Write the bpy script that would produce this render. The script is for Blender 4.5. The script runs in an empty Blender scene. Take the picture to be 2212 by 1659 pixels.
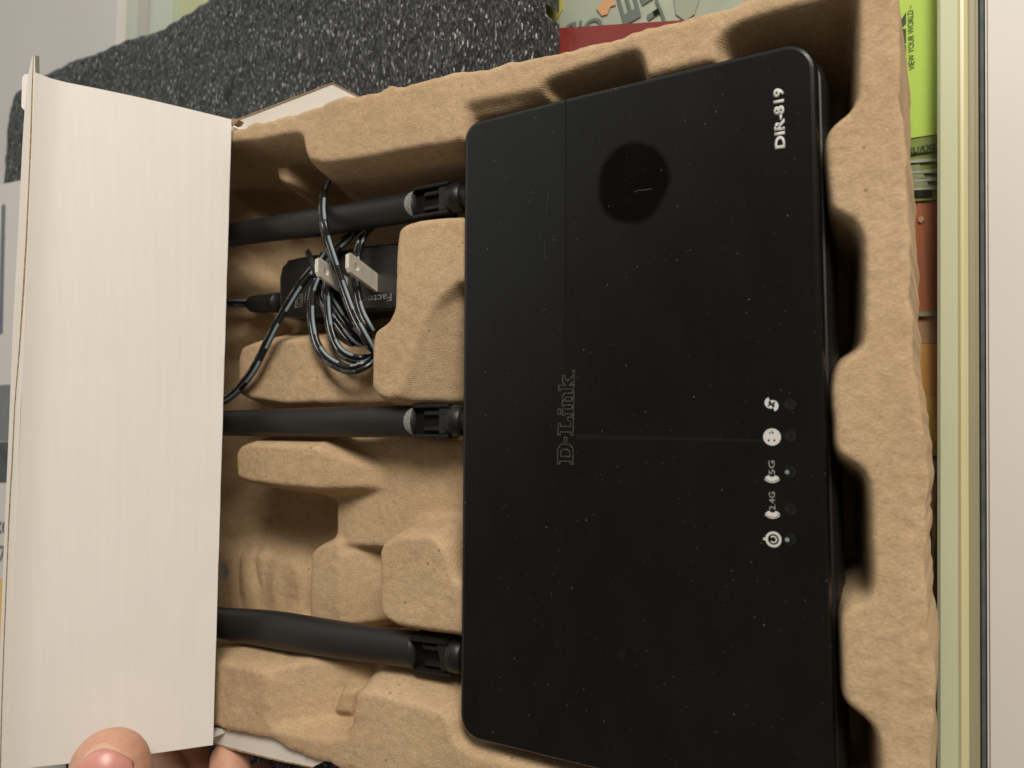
import bpy, bmesh, math, random
import numpy as np
from mathutils import Vector, Matrix
random.seed(7); rng = np.random.default_rng(7)
S = bpy.context.scene
COL = S.collection

# ------------------------------------------------------------------ camera
CX, CY, F = 1106.0, 829.5, 1661.0
ROWS = np.array([[0.86652474, 0.00309625, -0.49912453],
                 [-0.03321282, -0.99740683, -0.06384769],
                 [-0.4980279, 0.07190293, -0.86417485]])
CAM = np.array([0.09270027, -0.00649736, 0.22982297])
def ray(x, y): return ROWS.T @ np.array([(x-CX)/F, (y-CY)/F, 1.0])
def P(x, y, z=0.0):
    """point of the plane at height z that lies at this spot of the photograph"""
    d = ray(x, y); t = (z-CAM[2])/d[2]
    return CAM + t*d
cam = bpy.data.objects.new('camera', bpy.data.cameras.new('camera')); COL.objects.link(cam)
m = Matrix([[ROWS[0][0], -ROWS[1][0], -ROWS[2][0]], [ROWS[0][1], -ROWS[1][1], -ROWS[2][1]], [ROWS[0][2], -ROWS[1][2], -ROWS[2][2]]]).to_4x4()
m.translation = Vector(CAM); cam.matrix_world = m
cam.data.sensor_width = 36; cam.data.lens = F/2212*36
cam.data.clip_start = 0.01; cam.data.clip_end = 20
cam.data.dof.use_dof = True; cam.data.dof.focus_distance = 0.285; cam.data.dof.aperture_fstop = 13
S.camera = cam

# ------------------------------------------------------------------ world and lamps (shop ceiling light)
w = bpy.data.worlds.new('World'); S.world = w; w.use_nodes = True
# room light: a pale ceiling that is brighter away from the photographer
wn = w.node_tree; wt = wn.nodes.new('ShaderNodeTexCoord'); wd = wn.nodes.new('ShaderNodeVectorMath'); wd.operation = 'DOT_PRODUCT'
wn.links.new(wt.outputs['Generated'], wd.inputs[0]); wd.inputs[1].default_value = (-0.62, 0.70, -0.35)
wr_ = wn.nodes.new('ShaderNodeValToRGB'); wn.links.new(wd.outputs['Value'], wr_.inputs[0])
wr_.color_ramp.elements[0].position = 0.0; wr_.color_ramp.elements[0].color = (0.125, 0.108, 0.09, 1)
wr_.color_ramp.elements[1].position = 0.85; wr_.color_ramp.elements[1].color = (1.15, 1.17, 1.12, 1)
wn.links.new(wr_.outputs[0], wn.nodes['Background'].inputs[0]); wn.nodes['Background'].inputs[1].default_value = 0.9
def area(name, loc, target, size, power, col):
    l = bpy.data.lights.new(name, 'AREA'); l.shape = 'RECTANGLE'; l.size, l.size_y = size; l.energy = power; l.color = col
    o = bpy.data.objects.new(name, l); COL.objects.link(o); o.location = loc
    o.rotation_euler = (Vector(target)-Vector(loc)).to_track_quat('-Z', 'Y').to_euler()
    return o
area('ceiling_lamp', (0.50, 0.80, 0.80), (-0.05, 0, 0), (0.56, 0.38), 17.0, (1.0, 0.935, 0.85))
S.view_settings.view_transform = 'Standard'; S.view_settings.look = 'None'; S.view_settings.exposure = 0.0
S.view_settings.gamma = 1.0

# ------------------------------------------------------------------ materials
def new_mat(name):
    mt = bpy.data.materials.new(name); mt.use_nodes = True
    nt = mt.node_tree; b = nt.nodes['Principled BSDF']
    return mt, nt, b
def N(nt, t, **k):
    n = nt.nodes.new(t)
    for a, v in k.items():
        if a in n.inputs: n.inputs[a].default_value = v
        else: setattr(n, a, v)
    return n
def coords(nt, scale=(1, 1, 1)):
    t = nt.nodes.new('ShaderNodeTexCoord'); mp = nt.nodes.new('ShaderNodeMapping')
    mp.inputs['Scale'].default_value = scale; nt.links.new(t.outputs['Object'], mp.inputs['Vector'])
    return mp.outputs['Vector']
def noise(nt, vec, scale, detail=4, rough=0.55):
    n = N(nt, 'ShaderNodeTexNoise'); n.inputs['Scale'].default_value = scale; n.inputs['Detail'].default_value = detail
    n.inputs['Roughness'].default_value = rough
    nt.links.new(vec, n.inputs['Vector']); return n.outputs['Fac']
def ramp(nt, fac, stops):
    r = nt.nodes.new('ShaderNodeValToRGB'); e = r.color_ramp.elements
    while len(e) < len(stops): e.new(0.5)
    for i, (p, c) in enumerate(stops):
        e[i].position = p; e[i].color = (c, c, c, 1) if not hasattr(c, '__len__') else (*c, 1)
    nt.links.new(fac, r.inputs[0]); return r.outputs[0]
def math_(nt, op, a, b=None):
    n = nt.nodes.new('ShaderNodeMath'); n.operation = op
    for i, v in enumerate((a, b)):
        if v is None: continue
        if isinstance(v, (int, float)): n.inputs[i].default_value = v
        else: nt.links.new(v, n.inputs[i])
    return n.outputs[0]
def mixc(nt, fac, a, b, mode='MIX'):
    n = nt.nodes.new('ShaderNodeMix'); n.data_type = 'RGBA'; n.blend_type = mode
    for s, v in ((n.inputs[0], fac), (n.inputs[6], a), (n.inputs[7], b)):
        if isinstance(v, (int, float)): s.default_value = v
        elif isinstance(v, tuple): s.default_value = (*v, 1)
        else: nt.links.new(v, s)
    return n.outputs[2]
def bump(nt, b, h, strength, dist, prev=None):
    n = nt.nodes.new('ShaderNodeBump'); n.inputs['Strength'].default_value = strength; n.inputs['Distance'].default_value = dist
    nt.links.new(h, n.inputs['Height'])
    if prev is not None: nt.links.new(prev, n.inputs['Normal'])
    if b is not None: nt.links.new(n.outputs[0], b.inputs['Normal'])
    return n.outputs[0]
def simple(name, col, rough=0.5, spec=0.5, metal=0.0, nscale=None, namp=0.12, bstr=0.0, stretch=(1, 1, 1)):
    mt, nt, b = new_mat(name)
    b.inputs['Roughness'].default_value = rough; b.inputs['Specular IOR Level'].default_value = spec; b.inputs['Metallic'].default_value = metal
    b.inputs['Base Color'].default_value = (*col, 1)
    if nscale:
        v = coords(nt, stretch); f = noise(nt, v, nscale)
        lo = tuple(c*(1-namp) for c in col); hi = tuple(min(1, c*(1+namp)) for c in col)
        nt.links.new(ramp(nt, f, [(0.3, lo), (0.7, hi)]), b.inputs['Base Color'])
        if bstr: bump(nt, b, f, bstr, 0.0004)
    return mt

def mat_pulp():
    mt, nt, b = new_mat('moulded_pulp'); v = coords(nt)
    b.inputs['Roughness'].default_value = 0.9; b.inputs['Specular IOR Level'].default_value = 0.12
    big = noise(nt, v, 28, 4); mid = noise(nt, v, 240, 6, 0.65); fine = noise(nt, v, 1400, 4, 0.7)
    c = ramp(nt, big, [(0.3, (0.455, 0.315, 0.183)), (0.7, (0.530, 0.378, 0.228))])
    c = mixc(nt, 0.35, c, ramp(nt, mid, [(0.32, 0.38), (0.5, 0.5), (0.72, 0.64)]), 'OVERLAY')
    gr = noise(nt, coords(nt, (1, 1.6, 1.2)), 900, 5, 0.7)
    c = mixc(nt, 0.42, c, ramp(nt, gr, [(0.36, 0.33), (0.5, 0.5), (0.66, 0.66)]), 'OVERLAY')
    # pale and dark fibres
    vs = coords(nt, (1, 2.4, 1.5)); fb = noise(nt, vs, 520, 3, 0.6)
    c = mixc(nt, ramp(nt, fb, [(0.66, 0.0), (0.74, 0.5)]), c, (0.62, 0.49, 0.34))
    vo = N(nt, 'ShaderNodeTexVoronoi'); vo.inputs['Scale'].default_value = 190; nt.links.new(v, vo.inputs['Vector'])
    sep = nt.nodes.new('ShaderNodeSeparateColor'); nt.links.new(vo.outputs['Color'], sep.inputs[0])
    spk = math_(nt, 'MULTIPLY', math_(nt, 'LESS_THAN', vo.outputs['Distance'], 0.11), math_(nt, 'GREATER_THAN', sep.outputs[0], 0.86))
    c = mixc(nt, math_(nt, 'MULTIPLY', spk, 0.6), c, (0.16, 0.095, 0.05))
    nt.links.new(c, b.inputs['Base Color'])
    n1 = bump(nt, None, mid, 0.2, 0.0004); n2 = bump(nt, None, gr, 0.5, 0.00042, bump(nt, None, fine, 0.5, 0.00035, n1))
    # wire-mesh print of the mould on the steep walls
    wx = N(nt, 'ShaderNodeTexWave'); wx.bands_direction = 'X'; wx.inputs['Scale'].default_value = 420; wx.inputs['Distortion'].default_value = 2.5
    wy = N(nt, 'ShaderNodeTexWave'); wy.bands_direction = 'Y'; wy.inputs['Scale'].default_value = 420; wy.inputs['Distortion'].default_value = 2.5
    for q in (wx, wy): nt.links.new(v, q.inputs['Vector'])
    g = nt.nodes.new('ShaderNodeNewGeometry'); sx = nt.nodes.new('ShaderNodeSeparateXYZ'); nt.links.new(g.outputs['True Normal'], sx.inputs[0])
    steep = ramp(nt, sx.outputs[2], [(0.55, 1.0), (0.93, 0.0)])
    h = math_(nt, 'MULTIPLY', math_(nt, 'ADD', wx.outputs['Fac'], wy.outputs['Fac']), steep)
    bump(nt, b, h, 0.26, 0.00018, n2)
    return mt
def mat_foam():
    mt, nt, b = new_mat('black_foam')
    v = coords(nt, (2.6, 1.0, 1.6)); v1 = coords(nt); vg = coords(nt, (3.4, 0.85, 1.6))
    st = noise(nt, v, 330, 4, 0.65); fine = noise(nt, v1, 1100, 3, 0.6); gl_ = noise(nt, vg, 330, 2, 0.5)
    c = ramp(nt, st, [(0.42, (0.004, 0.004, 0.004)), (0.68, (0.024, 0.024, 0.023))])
    k = ramp(nt, gl_, [(0.635, 0.0), (0.69, 1.0)])  # sparse glints, painted into the base colour as pale streaks
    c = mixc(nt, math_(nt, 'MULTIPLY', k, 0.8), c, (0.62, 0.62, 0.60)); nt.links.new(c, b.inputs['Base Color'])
    nt.links.new(ramp(nt, st, [(0.48, 0.7), (0.66, 0.25)]), b.inputs['Roughness'])
    nt.links.new(ramp(nt, st, [(0.5, 0.3), (0.66, 0.9)]), b.inputs['Specular IOR Level'])
    b.inputs['Sheen Weight'].default_value = 0.10; b.inputs['Sheen Roughness'].default_value = 0.4; b.inputs['Sheen Tint'].default_value = (0.8, 0.92, 1.0, 1)
    n1 = bump(nt, None, st, 0.9, 0.0016); bump(nt, b, fine, 0.4, 0.0004, n1)
    return mt
def mat_router(top=True):
    mt, nt, b = new_mat('router_lid_plastic' if top else 'router_base_plastic')
    v = coords(nt)
    base = (0.0026, 0.0024, 0.0019)
    b.inputs['Specular IOR Level'].default_value = 0.5; b.inputs['Roughness'].default_value = 0.2 if top else 0.5
    c = base
    # dust specks
    def dust(scale, r, thr, col, c):
        vo = N(nt, 'ShaderNodeTexVoronoi'); vo.inputs['Scale'].default_value = scale; nt.links.new(v, vo.inputs['Vector'])
        sp = nt.nodes.new('ShaderNodeSeparateColor'); nt.links.new(vo.outputs['Color'], sp.inputs[0])
        k = math_(nt, 'MULTIPLY', math_(nt, 'LESS_THAN', vo.outputs['Distance'], r), math_(nt, 'GREATER_THAN', sp.outputs[0], thr))
        k = math_(nt, 'MULTIPLY', k, math_(nt, 'POWER', sp.outputs[1], 1.6))
        return mixc(nt, k, c, col), k
    c, _ = dust(620, 0.13, 0.62, (0.030, 0.030, 0.029), c)
    c, _ = dust(340, 0.085, 0.55, (0.085, 0.085, 0.082), c)
    c, _ = dust(120, 0.038, 0.60, (0.16, 0.16, 0.155), c)
    c, _ = dust(90, 0.14, 0.90, (0.012, 0.012, 0.0115), c)
    haze = noise(nt, coords(nt, (1.5, 0.8, 1)), 40, 6, 0.62)
    nt.links.new(mixc(nt, 1.0, c, ramp(nt, haze, [(0.25, (0, 0, 0)), (0.8, (0.0034, 0.0036, 0.0034))]), 'ADD'), b.inputs['Base Color'])
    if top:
        # oval of weaker specular with a soft, uneven edge
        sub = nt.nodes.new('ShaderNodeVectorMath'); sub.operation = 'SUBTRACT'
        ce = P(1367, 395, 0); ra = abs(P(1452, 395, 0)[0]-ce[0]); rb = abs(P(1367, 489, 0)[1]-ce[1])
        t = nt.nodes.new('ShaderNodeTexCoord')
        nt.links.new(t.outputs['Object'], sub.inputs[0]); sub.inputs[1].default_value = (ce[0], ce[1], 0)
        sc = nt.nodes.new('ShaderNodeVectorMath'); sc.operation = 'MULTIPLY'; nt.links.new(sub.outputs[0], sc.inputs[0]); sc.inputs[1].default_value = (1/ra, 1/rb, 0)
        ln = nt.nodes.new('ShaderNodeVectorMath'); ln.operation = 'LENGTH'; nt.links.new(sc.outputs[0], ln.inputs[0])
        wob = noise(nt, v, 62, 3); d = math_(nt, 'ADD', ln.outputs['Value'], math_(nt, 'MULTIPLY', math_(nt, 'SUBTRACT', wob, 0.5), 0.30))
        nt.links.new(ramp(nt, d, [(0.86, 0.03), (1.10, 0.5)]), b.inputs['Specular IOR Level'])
    n = noise(nt, v, 3000, 2); bump(nt, b, n, 0.06, 0.0001)
    return mt
def mat_card(name='white_card', col=(0.82, 0.775, 0.715), flutes=True):
    mt, nt, b = new_mat(name); b.inputs['Roughness'].default_value = 0.62; b.inputs['Specular IOR Level'].default_value = 0.3
    v = coords(nt, (1, 0.10, 1)); v1 = coords(nt)
    f = noise(nt, v, 260, 3); g = noise(nt, v1, 60, 4)
    lo = tuple(x*0.965 for x in col)
    c = mixc(nt, 0.5, ramp(nt, f, [(0.35, lo), (0.65, col)]), ramp(nt, g, [(0.3, lo), (0.7, col)]))
    # faint grey flecks along the flutes
    vf = coords(nt, (1, 0.35, 1)); vo = N(nt, 'ShaderNodeTexVoronoi'); vo.inputs['Scale'].default_value = 110; nt.links.new(vf, vo.inputs['Vector'])
    sp = nt.nodes.new('ShaderNodeSeparateColor'); nt.links.new(vo.outputs['Color'], sp.inputs[0])
    k = math_(nt, 'MULTIPLY', math_(nt, 'LESS_THAN', vo.outputs['Distance'], 0.07), math_(nt, 'GREATER_THAN', sp.outputs[0], 0.8))
    c = mixc(nt, math_(nt, 'MULTIPLY', k, 0.45), c, (0.42, 0.39, 0.36))
    nt.links.new(c, b.inputs['Base Color'])
    if flutes:
        wv = N(nt, 'ShaderNodeTexWave'); wv.bands_direction = 'X'; wv.inputs['Scale'].default_value = 150; wv.inputs['Distortion'].default_value = 1.6; wv.inputs['Detail Scale'].default_value = 0.4; nt.links.new(coords(nt, (1, 0.15, 0)), wv.inputs['Vector'])
        rb = noise(nt, coords(nt, (1, 0.3, 1)), 45, 2)
        bump(nt, b, wv.outputs['Fac'], 0.055, 0.0006, bump(nt, None, rb, 0.12, 0.0015, bump(nt, None, f, 0.12, 0.0004)))
    return mt
def mat_glass():
    mt = bpy.data.materials.new('showcase_glass'); mt.use_nodes = True; nt = mt.node_tree
    for n in list(nt.nodes):
        if n.type == 'BSDF_PRINCIPLED': nt.nodes.remove(n)
    out = [n for n in nt.nodes if n.type == 'OUTPUT_MATERIAL'][0]
    t = N(nt, 'ShaderNodeBsdfTransparent'); t.inputs[0].default_value = (0.93, 0.96, 0.92, 1)
    g = N(nt, 'ShaderNodeBsdfGlossy'); g.inputs['Roughness'].default_value = 0.03
    gm = nt.nodes.new('ShaderNodeNewGeometry'); dp = nt.nodes.new('ShaderNodeVectorMath'); dp.operation = 'DOT_PRODUCT'
    nt.links.new(gm.outputs['Normal'], dp.inputs[0]); nt.links.new(gm.outputs['Incoming'], dp.inputs[1])
    q5 = math_(nt, 'POWER', math_(nt, 'SUBTRACT', 1.0, math_(nt, 'ABSOLUTE', dp.outputs['Value'])), 5.0); fac = math_(nt, 'ADD', math_(nt, 'MULTIPLY', q5, 0.92), 0.03)
    mx = N(nt, 'ShaderNodeMixShader'); nt.links.new(fac, mx.inputs[0]); nt.links.new(t.outputs[0], mx.inputs[1]); nt.links.new(g.outputs[0], mx.inputs[2])
    nt.links.new(mx.outputs[0], out.inputs[0]); return mt
def mat_cord():
    """two-core lead: pale dashes printed along one conductor (uv.x metres along, uv.y round the core)"""
    mt, nt, b = new_mat('cord_striped'); b.inputs['Roughness'].default_value = 0.28
    uv = nt.nodes.new('ShaderNodeUVMap'); uv.uv_map = 'UVMap'; sx = nt.nodes.new('ShaderNodeSeparateXYZ'); nt.links.new(uv.outputs[0], sx.inputs[0])
    fr = math_(nt, 'FRACT', math_(nt, 'MULTIPLY', sx.outputs[0], 50.0))
    k = math_(nt, 'MULTIPLY', math_(nt, 'LESS_THAN', fr, 0.66), math_(nt, 'LESS_THAN', math_(nt, 'ABSOLUTE', math_(nt, 'SUBTRACT', sx.outputs[1], 0.36)), 0.085))
    nt.links.new(mixc(nt, k, (0.010, 0.010, 0.010), (0.21, 0.27, 0.30)), b.inputs['Base Color'])
    nt.links.new(ramp(nt, k, [(0, 0.24), (1, 0.5)]), b.inputs['Roughness'])
    return mt
def mat_cord_print():
    mt, nt, b = new_mat('cord_lettered'); b.inputs['Roughness'].default_value = 0.24
    uv = nt.nodes.new('ShaderNodeUVMap'); uv.uv_map = 'UVMap'; sx = nt.nodes.new('ShaderNodeSeparateXYZ'); nt.links.new(uv.outputs[0], sx.inputs[0])
    nz = N(nt, 'ShaderNodeTexNoise'); nz.inputs['Scale'].default_value = 1.0; nz.inputs['Detail'].default_value = 2
    mp = nt.nodes.new('ShaderNodeMapping'); mp.inputs['Scale'].default_value = (1500, 14, 1); nt.links.new(uv.outputs[0], mp.inputs[0]); nt.links.new(mp.outputs[0], nz.inputs['Vector'])
    word = math_(nt, 'LESS_THAN', math_(nt, 'FRACT', math_(nt, 'MULTIPLY', sx.outputs[0], 90.0)), 0.6)
    k = math_(nt, 'MULTIPLY', math_(nt, 'GREATER_THAN', nz.outputs['Fac'], 0.52), math_(nt, 'LESS_THAN', math_(nt, 'ABSOLUTE', math_(nt, 'SUBTRACT', sx.outputs[1], 0.25)), 0.05))
    k = math_(nt, 'MULTIPLY', math_(nt, 'MULTIPLY', k, word), 0.35)
    nt.links.new(mixc(nt, k, (0.010, 0.010, 0.010), (0.5, 0.5, 0.48)), b.inputs['Base Color']); return mt
def mat_skin():
    mt, nt, b = new_mat('skin'); v = coords(nt)
    b.inputs['Roughness'].default_value = 0.5; b.inputs['Specular IOR Level'].default_value = 0.4
    b.inputs['Subsurface Weight'].default_value = 0.25; b.inputs['Subsurface Radius'].default_value = (0.004, 0.0015, 0.0008); b.inputs['Subsurface Scale'].default_value = 1.0
    f = noise(nt, v, 75, 5)
    nt.links.new(ramp(nt, f, [(0.3, (0.54, 0.27, 0.185)), (0.7, (0.66, 0.37, 0.25))]), b.inputs['Base Color'])
    f2 = noise(nt, coords(nt, (1, 2.6, 1)), 520, 5, 0.65); bump(nt, b, f2, 0.45, 0.0005); return mt

M = dict(
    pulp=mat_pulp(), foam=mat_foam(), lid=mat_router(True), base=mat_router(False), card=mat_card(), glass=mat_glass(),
    cardplain=mat_card('white_card_inner', (0.72, 0.67, 0.60), False),
    kraft=simple('corrugated_core', (0.34, 0.24, 0.14), 0.9, 0.1, nscale=700, namp=0.4, bstr=0.5),
    ant=simple('antenna_plastic', (0.013, 0.0127, 0.012), 0.46, 0.45, nscale=1300, namp=0.25, bstr=0.12),
    antshine=simple('antenna_cut_face', (0.20, 0.20, 0.19), 0.42, 0.6, nscale=900, namp=0.3),
    dark=simple('dark_plastic', (0.010, 0.010, 0.0095), 0.42, 0.4, nscale=900, namp=0.2, bstr=0.1),
    seam=simple('seam_plastic', (0.0045, 0.0045, 0.004), 0.42, 0.36, nscale=900),
    slot=simple('slot_black_plastic', (0.004, 0.004, 0.0035), 0.7, 0.2, nscale=900),  # near-black plastic for hinge recesses, fold lines and small marks
    adapter=simple('adapter_plastic', (0.011, 0.0106, 0.0095), 0.33, 0.5, nscale=2200, namp=0.2, bstr=0.35),
    cord=mat_cord(), cordp=mat_cord_print(), rubber=simple('strain_relief_rubber', (0.012, 0.012, 0.012), 0.45, 0.4, nscale=900),
    metal=simple('nickel', (0.92, 0.86, 0.73), 0.40, 0.5, 0.55, nscale=300, namp=0.08),
    print=simple('white_print', (0.58, 0.56, 0.53), 0.6, 0.3, nscale=500, namp=0.06),
    dimprint=simple('dim_print', (0.30, 0.285, 0.255), 0.6, 0.3, nscale=500, namp=0.06),
    greyprint=simple('faint_print', (0.045, 0.045, 0.036), 0.4, 0.5, nscale=500),
    logo=simple('embossed_logo_edge', (0.046, 0.043, 0.033), 0.35, 0.5, nscale=900, namp=0.6),
    led=simple('led_window', (0.020, 0.024, 0.025), 0.2, 0.6, nscale=900, namp=0.5),
    ledlit=simple('led_window_pale', (0.22, 0.27, 0.27), 0.2, 0.6, nscale=900, namp=0.3),
    skin=mat_skin(),
    nail=simple('nail_bed', (0.62, 0.27, 0.22), 0.34, 0.5, nscale=120, namp=0.12),
    nailtip=simple('nail_free_edge', (0.64, 0.39, 0.27), 0.45, 0.4, nscale=200, namp=0.1),
    board=simple('white_counter', (0.66, 0.625, 0.585), 0.5, 0.4, nscale=8, namp=0.03),
    wall=simple('grey_white_counter', (0.56, 0.54, 0.52), 0.5, 0.4, nscale=8, namp=0.03),
    rail=simple('pale_green_rail', (0.56, 0.58, 0.38), 0.35, 0.5, nscale=15, namp=0.03),
    rail2=simple('cream_rail_lip', (0.62, 0.57, 0.32), 0.35, 0.5, nscale=15, namp=0.03),
    rail3=simple('olive_groove', (0.30, 0.28, 0.17), 0.5, 0.4, nscale=15, namp=0.05),
    seal=simple('grey_rubber_seal', (0.085, 0.095, 0.098), 0.7, 0.3, nscale=90, namp=0.3),
    greenglass=simple('green_glass_edge', (0.46, 0.50, 0.42), 0.3, 0.5, nscale=15, namp=0.03),
    greyrail=simple('grey_rail', (0.42, 0.40, 0.36), 0.5, 0.5, nscale=15, namp=0.03),
    creampaper=simple('cream_paper', (0.64, 0.58, 0.38), 0.6, 0.3, nscale=15, namp=0.05),
    floor=simple('showcase_shelf', (0.33, 0.30, 0.26), 0.6, 0.3, nscale=9, namp=0.1),
    lime=simple('lime_box_print', (0.60, 0.72, 0.13), 0.4, 0.4, nscale=40, namp=0.03),
    limedark=simple('dim_lime_reflection', (0.26, 0.28, 0.07), 0.5, 0.4, nscale=40, namp=0.06),
    ink=simple('dark_ink', (0.045, 0.065, 0.035), 0.5, 0.4, nscale=90),
    ink2=simple('grey_ink', (0.17, 0.18, 0.19), 0.5, 0.4, nscale=90),
    blueink=simple('slate_blue_ink', (0.13, 0.145, 0.18), 0.5, 0.4, nscale=90),
    red=simple('red_print', (0.30, 0.032, 0.034), 0.4, 0.4, nscale=60, namp=0.12),
    rust=simple('rust_red_print', (0.50, 0.13, 0.065), 0.4, 0.4, nscale=30, namp=0.2),
    rustpale=simple('faded_rust_print', (0.58, 0.30, 0.20), 0.4, 0.4, nscale=40, namp=0.15),
    orange=simple('orange_print', (0.80, 0.36, 0.10), 0.4, 0.4, nscale=40, namp=0.05),
    amber=simple('amber_print', (0.84, 0.50, 0.13), 0.4, 0.4, nscale=40, namp=0.05),
    blue=simple('blue_print', (0.07, 0.08, 0.32), 0.4, 0.4, nscale=60),
    steelblue=simple('steel_blue_print', (0.20, 0.24, 0.33), 0.4, 0.4, nscale=60),
    peach=simple('peach_print', (0.75, 0.36, 0.20), 0.4, 0.4, nscale=60),
    cleargrey=simple('clear_bag_grey', (0.50, 0.49, 0.45), 0.3, 0.5, nscale=25, namp=0.12),
    yellowish=simple('yellow_card', (0.60, 0.50, 0.16), 0.4, 0.4, nscale=40, namp=0.08),
    chrome=simple('silvery_film', (0.62, 0.60, 0.54), 0.2, 0.5, 0.8, nscale=40, namp=0.2),
    blackfilm=simple('black_film', (0.05, 0.05, 0.045), 0.2, 0.6, nscale=60, namp=0.3),
)

# ------------------------------------------------------------------ object helpers
def obj(name, me_or_bm, mat, parent=None, smooth=False):
    if isinstance(me_or_bm, bmesh.types.BMesh):
        me = bpy.data.meshes.new(name); me_or_bm.to_mesh(me); me_or_bm.free()
    else: me = me_or_bm
    me.name = name
    if mat is not None: me.materials.append(M[mat] if isinstance(mat, str) else mat)
    if smooth: me.polygons.foreach_set('use_smooth', [True]*len(me.polygons))
    o = bpy.data.objects.new(name, me); COL.objects.link(o)
    if parent is not None:
        o.parent = parent
        pl = parent; mw = Matrix.Identity(4)
        while pl is not None and pl.type == 'EMPTY': mw = Matrix.Translation(pl.location); break
        o.matrix_parent_inverse = mw.inverted()
    return o
def tag(o, label=None, cat=None, group=None, kind=None):
    if label: o['label'] = label
    if cat: o['category'] = cat
    if group: o['group'] = group
    if kind: o['kind'] = kind
    return o
def thing(name, label, cat, loc, group=None):
    e = bpy.data.objects.new(name, None); COL.objects.link(e); e.location = loc; e.empty_display_size = 0.01
    return tag(e, label, cat, group)
def poly_area(p): return 0.5*sum(p[i][0]*p[(i+1) % len(p)][1]-p[(i+1) % len(p)][0]*p[i][1] for i in range(len(p)))
def prism(pts, z0, z1, bm=None):
    """pts: world xy outline"""
    bm = bm or bmesh.new(); pts = [(float(a[0]), float(a[1])) for a in pts]
    if poly_area(pts) < 0: pts = pts[::-1]
    lo = [bm.verts.new((x, y, z0)) for x, y in pts]; hi = [bm.verts.new((x, y, z1)) for x, y in pts]
    n = len(pts); bm.faces.new(hi); bm.faces.new(lo[::-1])
    for i in range(n): bm.faces.new((lo[i], lo[(i+1) % n], hi[(i+1) % n], hi[i]))
    return bm
def px(pts, z): return [tuple(P(x, y, z)[:2]) for x, y in pts]
def bevelled(bm, w=0.0006, seg=2):
    bmesh.ops.bevel(bm, geom=bm.edges[:], offset=w, segments=seg, affect='EDGES', clamp_overlap=True); return bm
def box(x0, x1, y0, y1, z0, z1, bm=None): return prism([(x0, y0), (x1, y0), (x1, y1), (x0, y1)], z0, z1, bm)
def rrect(x0, x1, y0, y1, radii, seg=8):
    """radii: bl, br, tr, tl"""
    out = []
    for (cx, cy, sx, sy, r, a0) in ((x0, y0, 1, 1, radii[0], 180), (x1, y0, -1, 1, radii[1], 270), (x1, y1, -1, -1, radii[2], 0), (x0, y1, 1, -1, radii[3], 90)):
        for i in range(seg+1):
            a = math.radians(a0+90*i/seg); out.append((cx+sx*r+r*math.cos(a), cy+sy*r+r*math.sin(a)))
    return out
def smooth_path(pts, n=10):
    pts = [np.array(p, float) for p in pts]; out = []
    for i in range(len(pts)-1):
        p0 = pts[max(i-1, 0)]; p1 = pts[i]; p2 = pts[i+1]; p3 = pts[min(i+2, len(pts)-1)]
        for k in range(n):
            t = k/n; out.append(0.5*((2*p1)+(-p0+p2)*t+(2*p0-5*p1+4*p2-p3)*t*t+(-p0+3*p1-3*p2+p3)*t**3))
    out.append(pts[-1]); return out
def tube(path, rad, seg=10, flat=1.0, caps=True, side_off=0.0):
    """rad: number or list; cross-section: side axis horizontal, up axis ~z. uv: metres along, turn"""
    bm = bmesh.new(); uvl = bm.loops.layers.uv.new('UVMap'); rings = []; L = 0; Ls = []
    n = len(path); path = [np.array(p, float) for p in path]
    for i, p in enumerate(path):
        t = path[min(i+1, n-1)]-path[max(i-1, 0)]; t = t/np.linalg.norm(t)
        s = np.cross(t, (0, 0, 1)); s = s/np.linalg.norm(s); u = np.cross(s, t)
        r = rad[i] if hasattr(rad, '__len__') else rad
        if i: L += np.linalg.norm(p-path[i-1])
        Ls.append(L); c = p+s*side_off
        rings.append([bm.verts.new(c+s*r*math.cos(2*math.pi*k/seg)+u*r*flat*math.sin(2*math.pi*k/seg)) for k in range(seg)])
    for i in range(n-1):
        for k in range(seg):
            f = bm.faces.new((rings[i][k], rings[i][(k+1) % seg], rings[i+1][(k+1) % seg], rings[i+1][k]))
            for lp, (a, b) in zip(f.loops, ((Ls[i], k/seg), (Ls[i], (k+1)/seg), (Ls[i+1], (k+1)/seg), (Ls[i+1], k/seg))): lp[uvl].uv = (a, b)
    if caps: bm.faces.new(rings[0][::-1]); bm.faces.new(rings[-1])
    bmesh.ops.recalc_face_normals(bm, faces=bm.faces[:]); return bm
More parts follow.
